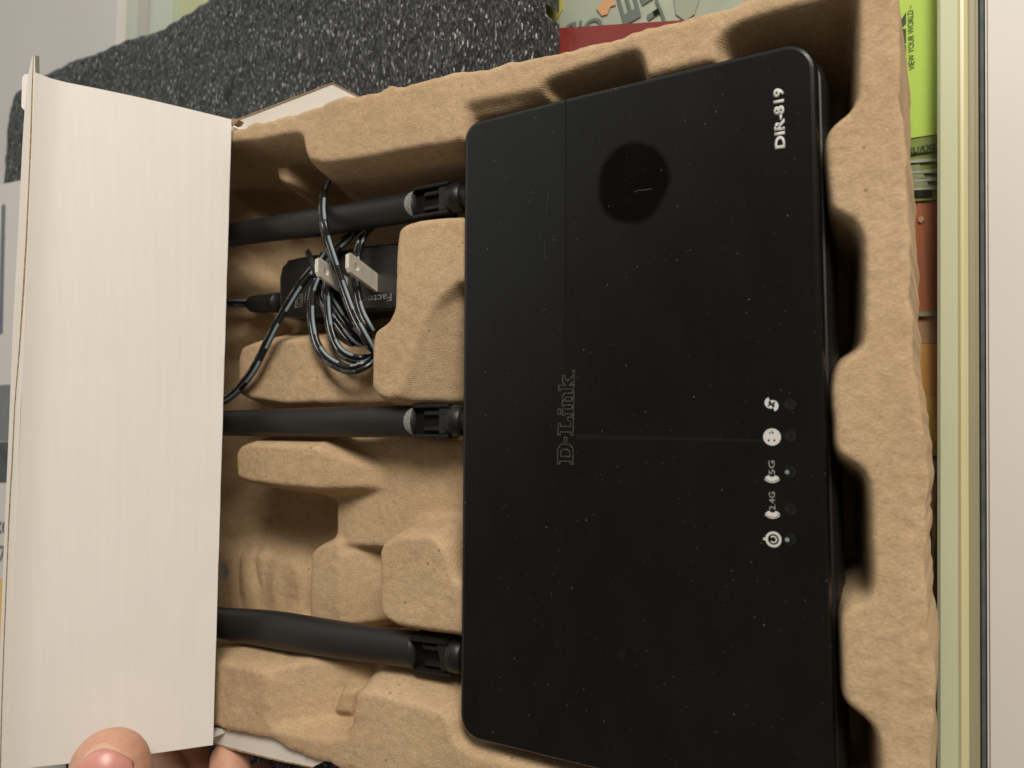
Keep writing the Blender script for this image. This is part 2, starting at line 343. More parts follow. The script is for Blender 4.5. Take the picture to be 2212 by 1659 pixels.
def text_mesh(s, origin, u, v, length, height, thick=0.0, bold=0.0, mirror=False):
    """flat lettering whose box starts at origin, runs `length` along u, `height` along v"""
    cu = bpy.data.curves.new('t', 'FONT'); cu.body = s; cu.size = 1; cu.offset = bold; cu.resolution_u = 3
    to = bpy.data.objects.new('t', cu); COL.objects.link(to); bpy.context.view_layer.update()
    me = bpy.data.meshes.new_from_object(to); bpy.data.objects.remove(to); bpy.data.curves.remove(cu)
    co = np.empty(len(me.vertices)*3); me.vertices.foreach_get('co', co); co = co.reshape(-1, 3)
    lo, hi = co.min(0), co.max(0); a = (co[:, 0]-lo[0])/(hi[0]-lo[0])*length; b = (co[:, 1]-lo[1])/(hi[1]-lo[1])*height
    if mirror: a = length-a
    u = np.array(u, float); v = np.array(v, float); nco = np.array(origin)[None]+a[:, None]*u+b[:, None]*v
    me.vertices.foreach_set('co', nco.ravel())
    bm = bmesh.new(); bm.from_mesh(me); bpy.data.meshes.remove(me)
    n = np.cross(u, v)*(-1 if mirror else 1)
    if thick:
        r = bmesh.ops.extrude_face_region(bm, geom=bm.faces[:])
        bmesh.ops.translate(bm, verts=[g for g in r['geom'] if isinstance(g, bmesh.types.BMVert)], vec=Vector(n*thick))
        bmesh.ops.recalc_face_normals(bm, faces=bm.faces[:])
    return bm

# ------------------------------------------------------------------ showcase: shelf, glass, counters, rails (the setting)
ZF, ZG, ZS = -0.062, -0.078, -0.135          # foam top, glass top, shelf inside the showcase
def X(pxx, z, pyy=800): return float(P(pxx, pyy, z)[0])
struct = lambda n, bm, mt: tag(obj(n, bm, mt), kind='structure')
xr = X(2025, ZG); xl = X(300, ZG, 60)
struct('shelf', box(xl-0.15, xr+0.05, -0.7, 0.7, ZS-0.01, ZS), 'floor')
xs_w = X(2131, ZG+0.0016); struct('white_counter', bevelled(box(xs_w, 0.9, -0.7, 0.7, ZG-0.006, ZG+0.0016), 0.0008), 'board')
xlw = X(263, ZG, 60); struct('grey_counter', box(-1.4, xlw-0.002, -0.7, 1.0, ZG-0.006, ZG), 'wall')
gl = tag(obj('showcase_glass', box(xl+0.002, xr-0.0005, -0.7, 0.9, ZG-0.005, ZG), 'glass'), 'clear glass top of the showcase under the black foam and the tray', 'glass top')
r = thing('showcase_rail', 'pale green and cream rail of the showcase beside the white counter', 'rail', (xr, 0, ZG-0.006))
za = ZG+0.0022
c = [(xr, ZG-0.006), (xr, za-0.001), (xr+0.001, za), (X(2072, za), za)]
def extrude_y(prof, y0, y1):
    bm = bmesh.new(); a = [bm.verts.new((x, y0, z)) for x, z in prof]; b = [bm.verts.new((x, y1, z)) for x, z in prof]; n = len(prof)
    for i in range(n): bm.faces.new((a[i], a[(i+1) % n], b[(i+1) % n], b[i]))
    bm.faces.new(a[::-1]); bm.faces.new(b); bmesh.ops.recalc_face_normals(bm, faces=bm.faces[:]); return bm
x1, x2, x3, x4, x5 = X(2070, za), X(2092, za), X(2110, ZG), X(2115, ZG), X(2128, ZG)
obj('rail_bar', extrude_y([(xr, ZG-0.006), (xr, za-0.001), (xr+0.001, za), (x1, za+0.0002), (x1, ZG-0.006)], -0.7, 0.7), 'rail', r)
obj('rail_lip', extrude_y([(x1, ZG-0.006), (x1, za+0.0003), (x1+0.0008, za+0.0008), (x2-0.0012, za+0.0006), (x2, za-0.0006), (x2, ZG-0.006)], -0.7, 0.7), 'rail2', r)
obj('rail_groove', extrude_y([(x2, ZG-0.006), (x2, za-0.0008), (x2+0.0006, za-0.0012), (x3-0.0005, za-0.0014), (x3, ZG+0.0004), (x4, ZG+0.0004), (x4, ZG-0.006)], -0.7, 0.7), 'rail3', r)
obj('rubber_seal', extrude_y([(x4, ZG-0.006), (x4, ZG-0.001), (x4+0.0006, ZG), (xs_w-0.0004, ZG), (xs_w-0.0002, ZG-0.006)], -0.7, 0.7), 'seal', r)
r = thing('corner_rail', 'narrow rail with green glass edge behind the black foam at the upper left', 'rail', (xlw, 0.3, ZG-0.006))
for i, (a, b, mt, zz) in enumerate(((263, 275, 'board', 0.004), (275, 305, 'greenglass', 0.001), (305, 327, 'greyrail', 0.003), (327, 372, 'greenglass', 0.0015))):
    obj(('rail_trim', 'glass_edge', 'rail_bar', 'glass_edge')[i], box(X(a, ZG, 60), X(b, ZG, 60)-0.0003, -0.7, 0.9, ZG-0.012, ZG+zz), mt, r)

# the showcase lies a touch askew to the tray: swing its front edge and counter into line
pa, pb = P(2025, 0, ZG), P(2025, 1659, ZG); th_ = math.atan2(-(pa[0]-pb[0]), pa[1]-pb[1]); pv = Vector(P(2025, 800, ZG)); pv.z = 0
RM = Matrix.Translation(pv) @ Matrix.Rotation(th_, 4, 'Z') @ Matrix.Translation(-pv)
for o_ in COL.objects:
    if o_.name in ('white_counter', 'showcase_rail', 'showcase_glass'): o_.matrix_world = RM @ Matrix.Translation(o_.location)

# ------------------------------------------------------------------ packages under the glass
def slab(pts, ztop, thick, mt, name, parent=None):
    bm = prism(px(pts, ztop), ztop-thick, ztop); return obj(name, bm, mt, parent)
def base_of(pts, z): q = np.mean(px(pts, z), axis=0); return (q[0], q[1], z)
# cream leaflet at the far upper left
o = slab([(372, -60), (600, -60), (600, 60), (372, 60)], ZG-0.0056, 0.004, 'creampaper', 'paper_leaflet'); tag(o, 'cream paper leaflet under the glass behind the foam at upper left', 'leaflet')
# clear bag with lettering
zb = ZG-0.0075
pk = [(1130, -160), (1640, -170), (1618, 66), (1130, 88)]
e = thing('clear_bag', 'clear grey bag with faded letters under the glass above the tray', 'plastic bag', base_of(pk, zb-0.01))
slab(pk, zb, 0.008, 'cleargrey', 'bag_body', e)
slab([(1140, -60), (1228, -60), (1216, 20), (1190, 60), (1140, 66)], zb+0.0006, 0.0004, 'yellowish', 'yellow_patch', e)
def text_px(s, a, b, h, z, mt, parent, name='lettering', bold=0.02, mirror=False, thick=0.0002, flipv=False):
    """lettering from photo spot a to b (baseline) on plane z, letter height h in spots"""
    A, B = P(*a, z), P(*b, z); u = B-A; L = np.linalg.norm(u); u /= L; v = np.array((-u[1], u[0], 0))
    if flipv: v = -v
    mid = np.array(a)*0.5+np.array(b)*0.5; d = np.array(b, float)-np.array(a, float); d /= np.linalg.norm(d); nrm = np.array((d[1], -d[0]))*(-1 if flipv else 1)
    H = np.linalg.norm(P(*(mid+nrm*h), z)-P(*mid, z))
    return obj(name, text_mesh(s, A, u, v, L, H, thick, bold, mirror), mt, parent)
text_px('OIR', (1300, 72), (1212, 88), 34, zb+0.0008, 'ink2', e, flipv=True, mirror=False, thick=0.0)  # mirrored reflection of lettering, drawn as grey ink on the bag
text_px('E', (1348, 55), (1330, -10), 40, zb+0.0008, 'ink2', e, thick=0.0, flipv=True)
text_px('TE', (1408, 62), (1375, -22), 34, zb+0.0008, 'ink2', e, thick=0.0, flipv=True)
slab([(1288, 18), (1300, 5), (1308, -20), (1325, -30), (1326, 0), (1330, 10), (1318, 14), (1312, 30), (1300, 34)], zb+0.0008, 0.0004, 'peach', 'orange_figure', e)
slab([(1448, -60), (1500, -70), (1510, 0), (1500, 30), (1480, 45), (1460, 30)], zb+0.0008, 0.0004, 'greyrail', 'grey_emblem', e)
pk = [(1150, 64), (1500, 42), (1600, 40), (1600, 180), (1150, 180)]
o = slab(pk, zb+0.0018, 0.012, 'red', 'red_box'); tag(o, 'dark red box under the glass just above the tray rim', 'box')
for pts, mt, nm, lb in (([(1618, -60), (1652, -60), (1644, 60), (1600, 60)], 'peach', 'peach_card', 'peach coloured card under the glass above the tray'),
                        ([(1653, -60), (1700, -60), (1684, 60), (1645, 60)], 'creampaper', 'cream_card', 'pale cream card under the glass next to the blue card'),
                        ([(1701, -80), (1900, -80), (1900, 60), (1686, 60)], 'blue', 'blue_card', 'dark blue card under the glass above the tray')):
    o = slab(pts, zb+0.0006, 0.006, mt, nm); tag(o, lb, 'card')
# lime green box with lettering
zl = ZG-0.0058
pk = [(1880, -120), (2040, -150), (2040, 287), (1880, 312)]
e = thing('lime_box', 'lime green box with dark lettering seen through the glass beside the rail', 'box', base_of(pk, zl-0.03))
slab(pk, zl, 0.03, 'lime', 'box_top', e)
text_px('VIEW YOUR WORLD', (1976, 149), (1973, 20), 12.5, zl+0.0003, 'ink', e, bold=0.0, thick=0.0)
text_px('TM', (1970, 18), (1969.5, 11), 4, zl+0.0003, 'ink', e, bold=0.0, thick=0.0, name='trademark')
for pts in ([(1930, 70), (1957, 26), (1957, 50), (1930, 78)], [(1930, 62), (1957, 62), (1957, 92), (1930, 92)], [(1930, 96), (1957, 96), (1957, 143), (1948, 147), (1930, 147)],
            [(1930, 155), (1957, 155), (1957, 175), (1930, 175)], [(1930, 180), (1950, 184), (1957, 194), (1958, 205), (1956, 216), (1948, 226), (1930, 230)], [(1930, 231), (1957, 231), (1957, 268), (1930, 268)]):
    slab(pts, zl+0.0004, 0.0003, 'ink', 'big_letter', e)
slab([(1930, 280), (1957.5, 280), (1957.5, 296), (1930, 300)], zl+0.0005, 0.0003, 'red', 'red_mark', e)
zo = ZG-0.0062
pk = [(1880, 313), (2040, 288), (2040, 322), (1880, 346)]
e = thing('lime_reflection', 'olive green slab painted as a reflection with mirrored dark lettering, below the lime green box', 'box', base_of(pk, zo-0.02))  # a mirrored reflection, built as a solid slab with dark letters
slab(pk, zo, 0.02, 'limedark', 'reflected_end', e)
text_px('SKRUX', (1957, 334), (2022, 322), 13, zo+0.0003, 'ink', e, bold=0.03, mirror=True, thick=0.0)
e = thing('striped_reflection', 'dim olive slab painted as a shaded reflection with dark panels and pale stripes under the glass', 'box', (X(1990, zo), 0.1, zo-0.03))  # shaded reflection put into the colours of a slab and its stripes
slab([(1880, 347), (2040, 323), (2040, 430), (1880, 440)], zo-0.001, 0.02, 'limedark', 'reflection_face', e)
for y in (348, 372, 390, 409):
    slab([(1940, y), (2040, y-9), (2040, y-1), (1940, y+6)], zo, 0.0006, 'greyrail', 'pale_stripe', e)
for y, w_ in ((362, 36), (380, 44), (398, 52), (416, 60)):
    slab([(1945, y-3), (1950+w_, y-7), (1956+w_, y+6), (1945, y+9)], zo, 0.0006, 'slot' if y == 416 else 'rail3', 'dark_panel', e)
pk = [(1880, 425), (2040, 415), (2040, 682), (1880, 686)]
e = thing('rust_red_box', 'rust red box with a darker lower edge seen through the glass', 'box', base_of(pk, zo-0.02))
slab(pk, zo-0.002, 0.02, 'rust', 'box_top', e); slab([(1880, 675), (2040, 672), (2040, 682), (1880, 686)], zo-0.0012, 0.0005, 'rail3', 'dark_edge', e)
slab([(1984, 470), (1994, 466), (1997, 474), (1990, 482), (1984, 478)], zo-0.0012, 0.0005, 'rustpale', 'worn_spot', e)
pk = [(1880, 688), (2040, 684), (2040, 742), (1880, 742)]
o = slab(pk, zo-0.003, 0.02, 'rustpale', 'faded_red_box'); tag(o, 'faded red box between the rust red box and the orange one', 'box')
pk = [(1880, 743), (2040, 743), (2040, 984), (1880, 1010)]
e = thing('orange_box', 'orange box shading to amber with a blue lower edge beside the rail', 'box', base_of(pk, zo-0.02))
slab([(1880, 743), (2040, 743), (2040, 855), (1880, 855)], zo-0.002, 0.02, 'orange', 'orange_panel', e)
slab([(1880, 855.5), (2040, 855.5), (2040, 981), (1880, 1004)], zo-0.002, 0.02, 'amber', 'amber_panel', e)
slab([(1880, 1005), (2040, 982), (2040, 990), (1880, 1014)], zo-0.002, 0.02, 'steelblue', 'blue_edge', e)
text_px('A.C. CO.', (2005, 942), (2005, 912), 5, zo-0.0015, 'rail3', e, bold=0.0, thick=0.0)
pk = [(1880, 1015), (2040, 991), (2040, 1025), (1880, 1028)]
o = slab(pk, zo-0.002, 0.02, 'cleargrey', 'grey_carton'); tag(o, 'pale grey carton end below the orange box beside the rail', 'box')
e = thing('film_pack', 'narrow black and silver film-wrapped pack beside the rail', 'package', (X(2000, zo), -0.06, zo-0.03))
for a, b, mt, nm in ((1990, 2000, 'chrome', 'silver_edge'), (2000.5, 2010, 'blackfilm', 'black_face'), (2010.5, 2018, 'rustpale', 'copper_edge'), (2018.5, 2026, 'greyrail', 'grey_edge')):
    slab([(a, 1030), (b, 1028), (b+14, 1700), (a+14, 1700)], zo+0.001, 0.02, mt, nm, e)

# ------------------------------------------------------------------ foam block
def heightmesh(name, xs, ys, Z, keep, snap=None, skirt=None):
    """grid mesh from a height array, only faces whose four corners are kept"""
    nx, ny = len(xs), len(ys); idx = np.full((nx, ny), -1)
    f = keep[:-1, :-1] & keep[1:, :-1] & keep[1:, 1:] & keep[:-1, 1:]
    used = np.zeros((nx, ny), bool); used[:-1, :-1] |= f; used[1:, :-1] |= f; used[1:, 1:] |= f; used[:-1, 1:] |= f
    idx[used] = np.arange(used.sum()); XX, YY = np.meshgrid(xs, ys, indexing='ij')
    if snap is not None:
        gx, gy = np.gradient(snap, xs[1]-xs[0]); gl_ = np.maximum(gx*gx+gy*gy, 0.25); near = np.zeros_like(used)
        inner = f; cnt = np.zeros(used.shape, int)
        for a in (slice(0, -1), slice(1, None)):
            for b in (slice(0, -1), slice(1, None)): cnt[a, b] += f
        near = used & (cnt < 4) & (np.abs(snap) < 2*(xs[1]-xs[0]))
        XX = XX-np.where(near, snap*gx/gl_, 0); YY = YY-np.where(near, snap*gy/gl_, 0)
    co = np.stack([XX[used], YY[used], Z[used]], 1)
    q = np.stack([idx[:-1, :-1][f], idx[1:, :-1][f], idx[1:, 1:][f], idx[:-1, 1:][f]], 1)
    me = bpy.data.meshes.new(name); me.vertices.add(len(co)); me.vertices.foreach_set('co', co.ravel())
    me.loops.add(q.size); me.loops.foreach_set('vertex_index', q.ravel().astype(np.int32))
    me.polygons.add(len(q)); me.polygons.foreach_set('loop_start', np.arange(0, q.size, 4, dtype=np.int32))
    me.update(calc_edges=True); me.validate()
    if skirt is not None:
        bm = bmesh.new(); bm.from_mesh(me); bmesh.ops.recalc_face_normals(bm, faces=bm.faces[:1]); be = [e_ for e_ in bm.edges if e_.is_boundary and (e_.verts[0].co.z+e_.verts[1].co.z)/2 > -0.03]
        r_ = bmesh.ops.extrude_edge_only(bm, edges=be)
        for v_ in r_['geom']:
            if isinstance(v_, bmesh.types.BMVert): v_.co.z = skirt
        for e_ in be: e_.smooth = False
        bm.to_mesh(me); bm.free()
    return me
def sdf(poly, XX, YY):
    """signed distance, negative inside"""
    d = np.full(XX.shape, 1e9); s = np.zeros(XX.shape, bool); n = len(poly)
    for i in range(n):
        ax, ay = poly[i]; bx, by = poly[(i+1) % n]; ex, ey = bx-ax, by-ay; l2 = ex*ex+ey*ey+1e-18
        t = np.clip(((XX-ax)*ex+(YY-ay)*ey)/l2, 0, 1)
        d = np.minimum(d, (XX-ax-t*ex)**2+(YY-ay-t*ey)**2)
        c = ((ay > YY) != (by > YY)) & (XX < ex*(YY-ay)/((ey) if abs(ey) > 1e-12 else 1e-12)+ax); s ^= c
    d = np.sqrt(d); return np.where(s, -d, d)
def blur(A, sig):
    if sig < 0.3: return A
    r = int(sig*3)+1; k = np.exp(-0.5*(np.arange(-r, r+1)/sig)**2); k /= k.sum()
    B = np.pad(A, r, mode='edge'); B = np.apply_along_axis(lambda v: np.convolve(v, k, 'valid'), 0, B)
    return np.apply_along_axis(lambda v: np.convolve(v, k, 'valid'), 1, B)
def gnoise(shape, sx, sy=None):
    a = rng.standard_normal(shape); r = int(max(sx, sy or sx)*3)+1
    def bl(v, s):
        rr = int(s*3)+1; k = np.exp(-0.5*(np.arange(-rr, rr+1)/s)**2); return np.convolve(v, k, 'same')
    a = np.apply_along_axis(lambda v: bl(v, sx), 0, a); a = np.apply_along_axis(lambda v: bl(v, sy or sx), 1, a)
    return a/a.std()

foam_px = [(1174, -500), (1174, 60), (1174, 170), (1176, 300), (1180, 1200), (1170, 2100), (300, 2100), (-60, 1500), (-30, 700), (0, 400), (6, 300), (16, 225), (30, 190), (60, 165), (100, 148), (160, 125), (230, 97), (300, 68), (350, 50), (400, 22), (440, -8), (520, -70), (640, -200), (760, -500)]
fp = px(foam_px, ZF)
g = 0.0013; xs = np.arange(min(p[0] for p in fp)-0.01, max(p[0] for p in fp)+0.01, g)
ylo, yhi = -0.33, 0.42; ys = np.arange(ylo, yhi, g)
XX, YY = np.meshgrid(xs, ys, indexing='ij'); D = sdf(fp, XX, YY)+0.0004*gnoise(XX.shape, 2.2)+0.0006*gnoise(XX.shape, 9)
R_ = 0.006; dd = np.clip(D+R_, 0, R_); Z = ZF-(R_-np.sqrt(np.maximum(R_*R_-dd*dd, 0)))
Z = np.where(D > 0, ZG+0.0005, Z)+0.00022*gnoise(XX.shape, 0.9, 1.8)+0.0003*gnoise(XX.shape, 6)
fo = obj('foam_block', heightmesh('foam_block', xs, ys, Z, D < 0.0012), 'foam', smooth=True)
tag(fo, 'black rough foam sheet lying under the carton and the tray on the glass', 'foam')

# ------------------------------------------------------------------ moulded pulp tray: one moulded sheet
ZT = 0.0
out_px = [(500, 284), (560, 266), (620, 251), (660, 238), (698, 228), (712, 216), (760, 211), (795, 206), (822, 198), (848, 184), (872, 188), (930, 177), (1000, 160), (1090, 139), (1170, 116), (1230, 105), (1290, 90), (1350, 71), (1400, 56), (1470, 40), (1540, 22), (1600, 3), (1680, -18), (1800, -50), (1935, -60),
          (1943, 60), (1950, 180), (1957, 300), (1957, 420), (1962, 520), (1968, 620), (1973, 700), (1976, 760), (1986, 830), (1990, 880), (1994, 930), (1997, 1000), (1994, 1060), (1995, 1150), (2003, 1250), (2006, 1330), (2013, 1410), (2017, 1480), (2014, 1560), (2013, 1700), (2016, 1900), (1500, 1800), (1150, 1765), (900, 1712), (760, 1672), (690, 1652), (650, 1638), (620, 1624), (590, 1607), (560, 1596), (520, 1588), (498, 1583), (470, 1578)]
outl = px(out_px, ZT); outl = [(-0.30, outl[-1][1]-0.002)] + [(-0.30, outl[0][1]+0.002)] + outl
GS = 0.0007
xs = np.arange(-0.285, max(p[0] for p in outl)+0.012, GS); ys = np.arange(min(p[1] for p in outl)-0.012, max(p[1] for p in outl)+0.012, GS)
XX, YY = np.meshgrid(xs, ys, indexing='ij')
FLOOR = -0.047
H = np.full(XX.shape, FLOOR)
def feat(pts, z, slope=3.5, ramp_=None, world=False, anis=None):
    """raised plateau at height z. ramp_: (spot a, spot b, z at b): top falls from a to b"""
    global H
    w_ = pts if world else px(pts, z); d = sdf(w_, XX, YY)
    top = np.full(XX.shape, z)
    if ramp_:
        a, b, zb_ = ramp_; A = P(*a, z)[:2]; B = P(*b, z)[:2]; u = B-A; L = np.linalg.norm(u); u = u/L
        t = np.clip(((XX-A[0])*u[0]+(YY-A[1])*u[1])/L, 0, 1.6); top = z+(zb_-z)*t
    h = np.minimum(top, top-slope*np.maximum(d, 0))
    H = np.maximum(H, h)
# rim, inner edge followed right round
feat([(250, -200), (250, 322), (420, 318), (480, 312), (560, 304), (630, 290), (652, 293), (656, 325), (663, 345), (690, 354), (760, 348), (900, 322), (970, 311), (1000, 300), (1003, 250), (1004, 228), (1100, 206), (1162, 190),
      (1174, 172), (1200, 162), (1290, 130), (1340, 112), (1372, 105), (1382, 118), (1395, 164), (1470, 146), (1546, 128), (1545, 95), (1560, 70), (1600, 48), (1680, 24), (1774, 3), (1851, -22), (1851, -200)], ZT, 4.0)
feat([(1003, 226), (1165, 188), (1185, 206), (1100, 236), (1003, 258)], ZT-0.0035, 3.0)
feat([(1395, 160), (1546, 124), (1550, 134), (1400, 172)], ZT-0.002, 3.0)
feat([(1851, -300), (1851, 100), (1847, 217), (1832, 240), (1808, 257), (1788, 278), (1780, 300), (1780, 333), (1786, 400), (1791, 447), (1803, 460), (1818, 467), (1841, 480), (1855, 500), (1862, 530), (1863, 658), (1860, 739), (1850, 755), (1839, 763), (1810, 783), (1798, 807), (1793, 837), (1793, 867), (1798, 911), (1799, 965), (1808, 984), (1837, 1004), (1860, 1018), (1872, 1045), (1877, 1100), (1878, 1165), (1882, 1255), (1879, 1280), (1869, 1297), (1838, 1307), (1820, 1318), (1811, 1344), (1813, 1388), (1816, 1463), (1817, 1508), (1831, 1528), (1866, 1555), (1888, 1580), (1896, 1612), (1898, 1657), (1903, 1800), (1908, 2000), (2250, 2000), (2250, -300)], ZT, 6.0)
# lower band
feat([(300, 1445), (450, 1436), (484, 1429), (528, 1437), (572, 1449), (581, 1470), (577, 1550), (592, 1572), (650, 1588), (715, 1596), (745, 1590), (757, 1571), (760, 1545), (766, 1503), (781, 1494), (826, 1500), (915, 1524), (954, 1539), (972, 1560), (984, 1602), (1012, 1624), (1100, 1648), (1300, 1700), (1500, 1760), (1800, 1850), (2200, 1900), (2200, 2300), (250, 2300)], ZT-0.003, 3.0)
feat([(575, 1450), (640, 1435), (720, 1448), (745, 1470), (748, 1592), (715, 1600), (590, 1575)], ZT-0.004, 3.0, ramp_=((582, 1510), (728, 1510), -0.021))
feat([(719, 1542), (737, 1488), (766, 1491), (757, 1545)], -0.012, 5.0)
feat([(700, 1452), (737, 1462), (790, 1474), (790, 1600), (690, 1600)], -0.020, 2.5)
# posts and ledges
feat([(859, 496), (871, 484), (900, 475), (945, 469), (1060, 463), (1060, 600), (984, 615), (945, 656), (915, 701), (885, 805), (868, 855), (841, 866), (814, 856), (802, 838), (803, 746), (808, 716), (838, 695), (851, 668), (854, 537)], -0.004, 5.0)
feat([(984, 615), (1060, 590), (1080, 870), (860, 866), (885, 805), (915, 701), (945, 656)], -0.0045, 4.0, ramp_=((905, 735), (1010, 790), -0.024))
feat([(512, 775), (520, 750), (552, 738), (677, 729), (705, 738), (702, 800), (690, 870), (618, 874), (540, 862), (510, 848)], -0.018, 3.5)
feat([(677, 730), (760, 745), (830, 770), (840, 868), (690, 870)], -0.018, 3.5, ramp_=((692, 800), (815, 815), -0.034))
feat([(507, 980), (516, 963), (537, 956), (618, 958), (683, 960), (688, 1000), (684, 1031), (660, 1056), (606, 1052), (540, 1043), (510, 1034)], -0.010, 5.0)
feat([(683, 960), (700, 972), (738, 998), (766, 1015), (795, 1032), (768, 1060), (660, 1057), (686, 1025)], -0.010, 4.0, ramp_=((686, 1012), (778, 1035), -0.028))
feat([(726, 1062), (728, 1082), (729, 1148), (722, 1165), (700, 1176), (1060, 1200), (1060, 945), (740, 950)], -0.028, 4.5)
feat([(673, 1205), (676, 1192), (684, 1183), (702, 1174), (735, 1168), (741, 1200), (741, 1350), (671, 1350)], -0.0255, 5.0)
feat([(737, 1188), (840, 1205), (840, 1352), (737, 1352)], -0.0258, 4.0, ramp_=((741, 1260), (830, 1262), -0.042))
feat([(818, 1195), (826, 1174), (841, 1162), (862, 1153), (935, 1154), (962, 1180), (982, 1250), (1060, 1300), (1060, 1380), (987, 1373), (915, 1365), (856, 1354), (829, 1339), (818, 1322)], -0.006, 4.5)
feat([(592, 358), (622, 356), (626, 392), (616, 400), (600, 392)], -0.0145, 6.0)
feat([(300, 1215), (560, 1200), (630, 1215), (655, 1240), (650, 1360), (300, 1360)], -0.040, 0.8)
feat([(300, 380), (480, 385), (545, 450), (560, 480), (300, 490)], -0.036, 0.8)
feat([(300, 560), (500, 560), (585, 650), (580, 700), (490, 740), (300, 740)], -0.040, 0.8)
H = blur(H, 1.6)
Dout = sdf(outl, XX, YY)+0.00040*gnoise(XX.shape, 4)+0.00012*gnoise(XX.shape, 1.4)
H = H-0.35*np.maximum(Dout+0.0016, 0)
rimtop = np.clip((H+0.02)/0.02, 0, 1)
H = H+0.00004*gnoise(XX.shape, 2.2)+0.00006*gnoise(XX.shape, 8)+0.0005*gnoise(XX.shape, 30)+0.00005*gnoise(XX.shape, 0.9)
# warped, lumpy floor at the lower left
c_ = P(560, 1260, -0.04); wgt = np.exp(-(((XX-c_[0])/0.035)**2+((YY-c_[1])/0.018)**2)); H = H+wgt*0.0016*np.abs(gnoise(XX.shape, 6, 14))
hc = P(487, 1232, -0.042); hole = ((XX-hc[0])/0.0070)**2+((YY-hc[1])/0.0040)**2 < 1
tray = obj('pulp_tray', heightmesh('pulp_tray', xs, ys, H, (Dout < 0.0004) & ~hole, snap=Dout, skirt=-0.058), 'pulp', smooth=True)
tag(tray, 'brown moulded pulp tray with recesses and posts holding the black router', 'tray')
def zof(pxx, pyy, z0=-0.02):
    """height of the tray seen at a spot"""
    d = ray(pxx, pyy); t = (0.0-CAM[2])/d[2]
    for _ in range(400):
        q = CAM+t*d; i = int((q[0]-xs[0])/GS); j = int((q[1]-ys[0])/GS)
        if 0 <= i < len(xs) and 0 <= j < len(ys) and q[2] <= H[i, j]: return q
        t += 0.0005
    return CAM+t*d

# ------------------------------------------------------------------ router
X0, X1, Y0, Y1 = -0.0612, 0.0612, -0.110, 0.110
XC = float(P(1222, 900, 0)[0])
def drop(x): return -max(0.0, XC-x)*math.tan(math.radians(1.6))
rt = thing('router', 'black dusty wireless router lying face up in the pulp tray', 'router', (0, 0, -0.028))
def loft(rings, bm=None):
    bm = bm or bmesh.new(); vs = [[bm.verts.new(p) for p in r_] for r_ in rings]; n = len(vs[0])
    for a, b in zip(vs[:-1], vs[1:]):
        for i in range(n): bm.faces.new((a[i], a[(i+1) % n], b[(i+1) % n], b[i]))
    bm.faces.new(vs[0][::-1]); bm.faces.new(vs[-1]); return bm
def rr(ins, z): return [(x, y, z) for x, y in rrect(X0+ins, X1-ins, Y0+ins, Y1-ins, (max(.008-ins, .001), max(.009-ins, .001), max(.009-ins, .001), max(.0062-ins, .001)), 12)]
bm = loft([rr(0.0012, -0.0062), rr(0.0002, -0.0056), rr(0.0, -0.0048), rr(0.0, -0.0014), rr(0.00025, -0.0006), rr(0.0008, -0.00015), rr(0.0016, 0.0)])
bmesh.ops.bisect_plane(bm, geom=bm.verts[:]+bm.edges[:]+bm.faces[:], plane_co=(XC, 0, 0), plane_no=(1, 0, 0))
for v_ in bm.verts: v_.co.z += drop(v_.co.x)
bmesh.ops.triangulate(bm, faces=[f for f in bm.faces if len(f.verts) > 4])
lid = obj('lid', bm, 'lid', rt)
lid.data.polygons.foreach_set('use_smooth', [abs(p.normal.z) < 0.97 for p in lid.data.polygons])
bm = loft([[(x, y, z) for x, y, z in rr(-0.0002, -0.0285)], rr(-0.0012, -0.024), rr(-0.0010, -0.0105), rr(0.0000, -0.0088), rr(0.0016, -0.0084), rr(0.0018, -0.0058)])
for v_ in bm.verts: v_.co.z += drop(v_.co.x)*0.7-0.0004
obj('lower_case', bm, 'base', rt)
# shallow centre seam
A = P(1246, 943, 0); B = P(1648, 952, 0); u = (B-A)[:2]; L = np.linalg.norm(u); u /= L; nrm = np.array((-u[1], u[0]))
q = [A[:2]+nrm*0.0008, B[:2]+nrm*0.0004, B[:2]-nrm*0.0004, A[:2]-nrm*0.0008]
obj('centre_seam', prism(q, -0.0004, 0.00008), 'seam', rt)
EZ = 0.00022
A = P(1697, 319, 0); B = P(1697, 188, 0)
tx = text_px('DIR-819', (1697, 319), (1693, 188), 23, EZ, 'print', rt, 'model_lettering', bold=0.04, thick=0.00005)
# embossed slab-serif logo, outlines only
lz = lambda x: drop(x)+0.00012
def stroke(bm, pts, wd, z=EZ, closed=False, h=0.00014):
    pts = [np.array(p, float) for p in pts]; n = len(pts)
    for i in range(n if closed else n-1):
        a, b = pts[i], pts[(i+1) % n]; d = b-a; l = np.linalg.norm(d)
        if l < 1e-7: continue
        d /= l; s = np.array((-d[1], d[0]))*wd/2; e = d*wd*0.4
        zz = z if not callable(z) else z((a[0]+b[0])/2)
        prism([a-e+s, b+e+s, b+e-s, a-e-s], zz-0.0001, zz+h-0.0001+random.uniform(0, 2e-5), bm)
O = P(1238, 1003, 0)[:2]; E1 = P(1241, 800, 0)[:2]; U = E1-O; LL = np.linalg.norm(U); U /= LL; V = np.array((-U[1], U[0])); HH = abs(P(1205, 900, 0)[0]-P(1238, 900, 0)[0])
def lg(a, b): return O+U*(a*LL)+V*(b*HH)
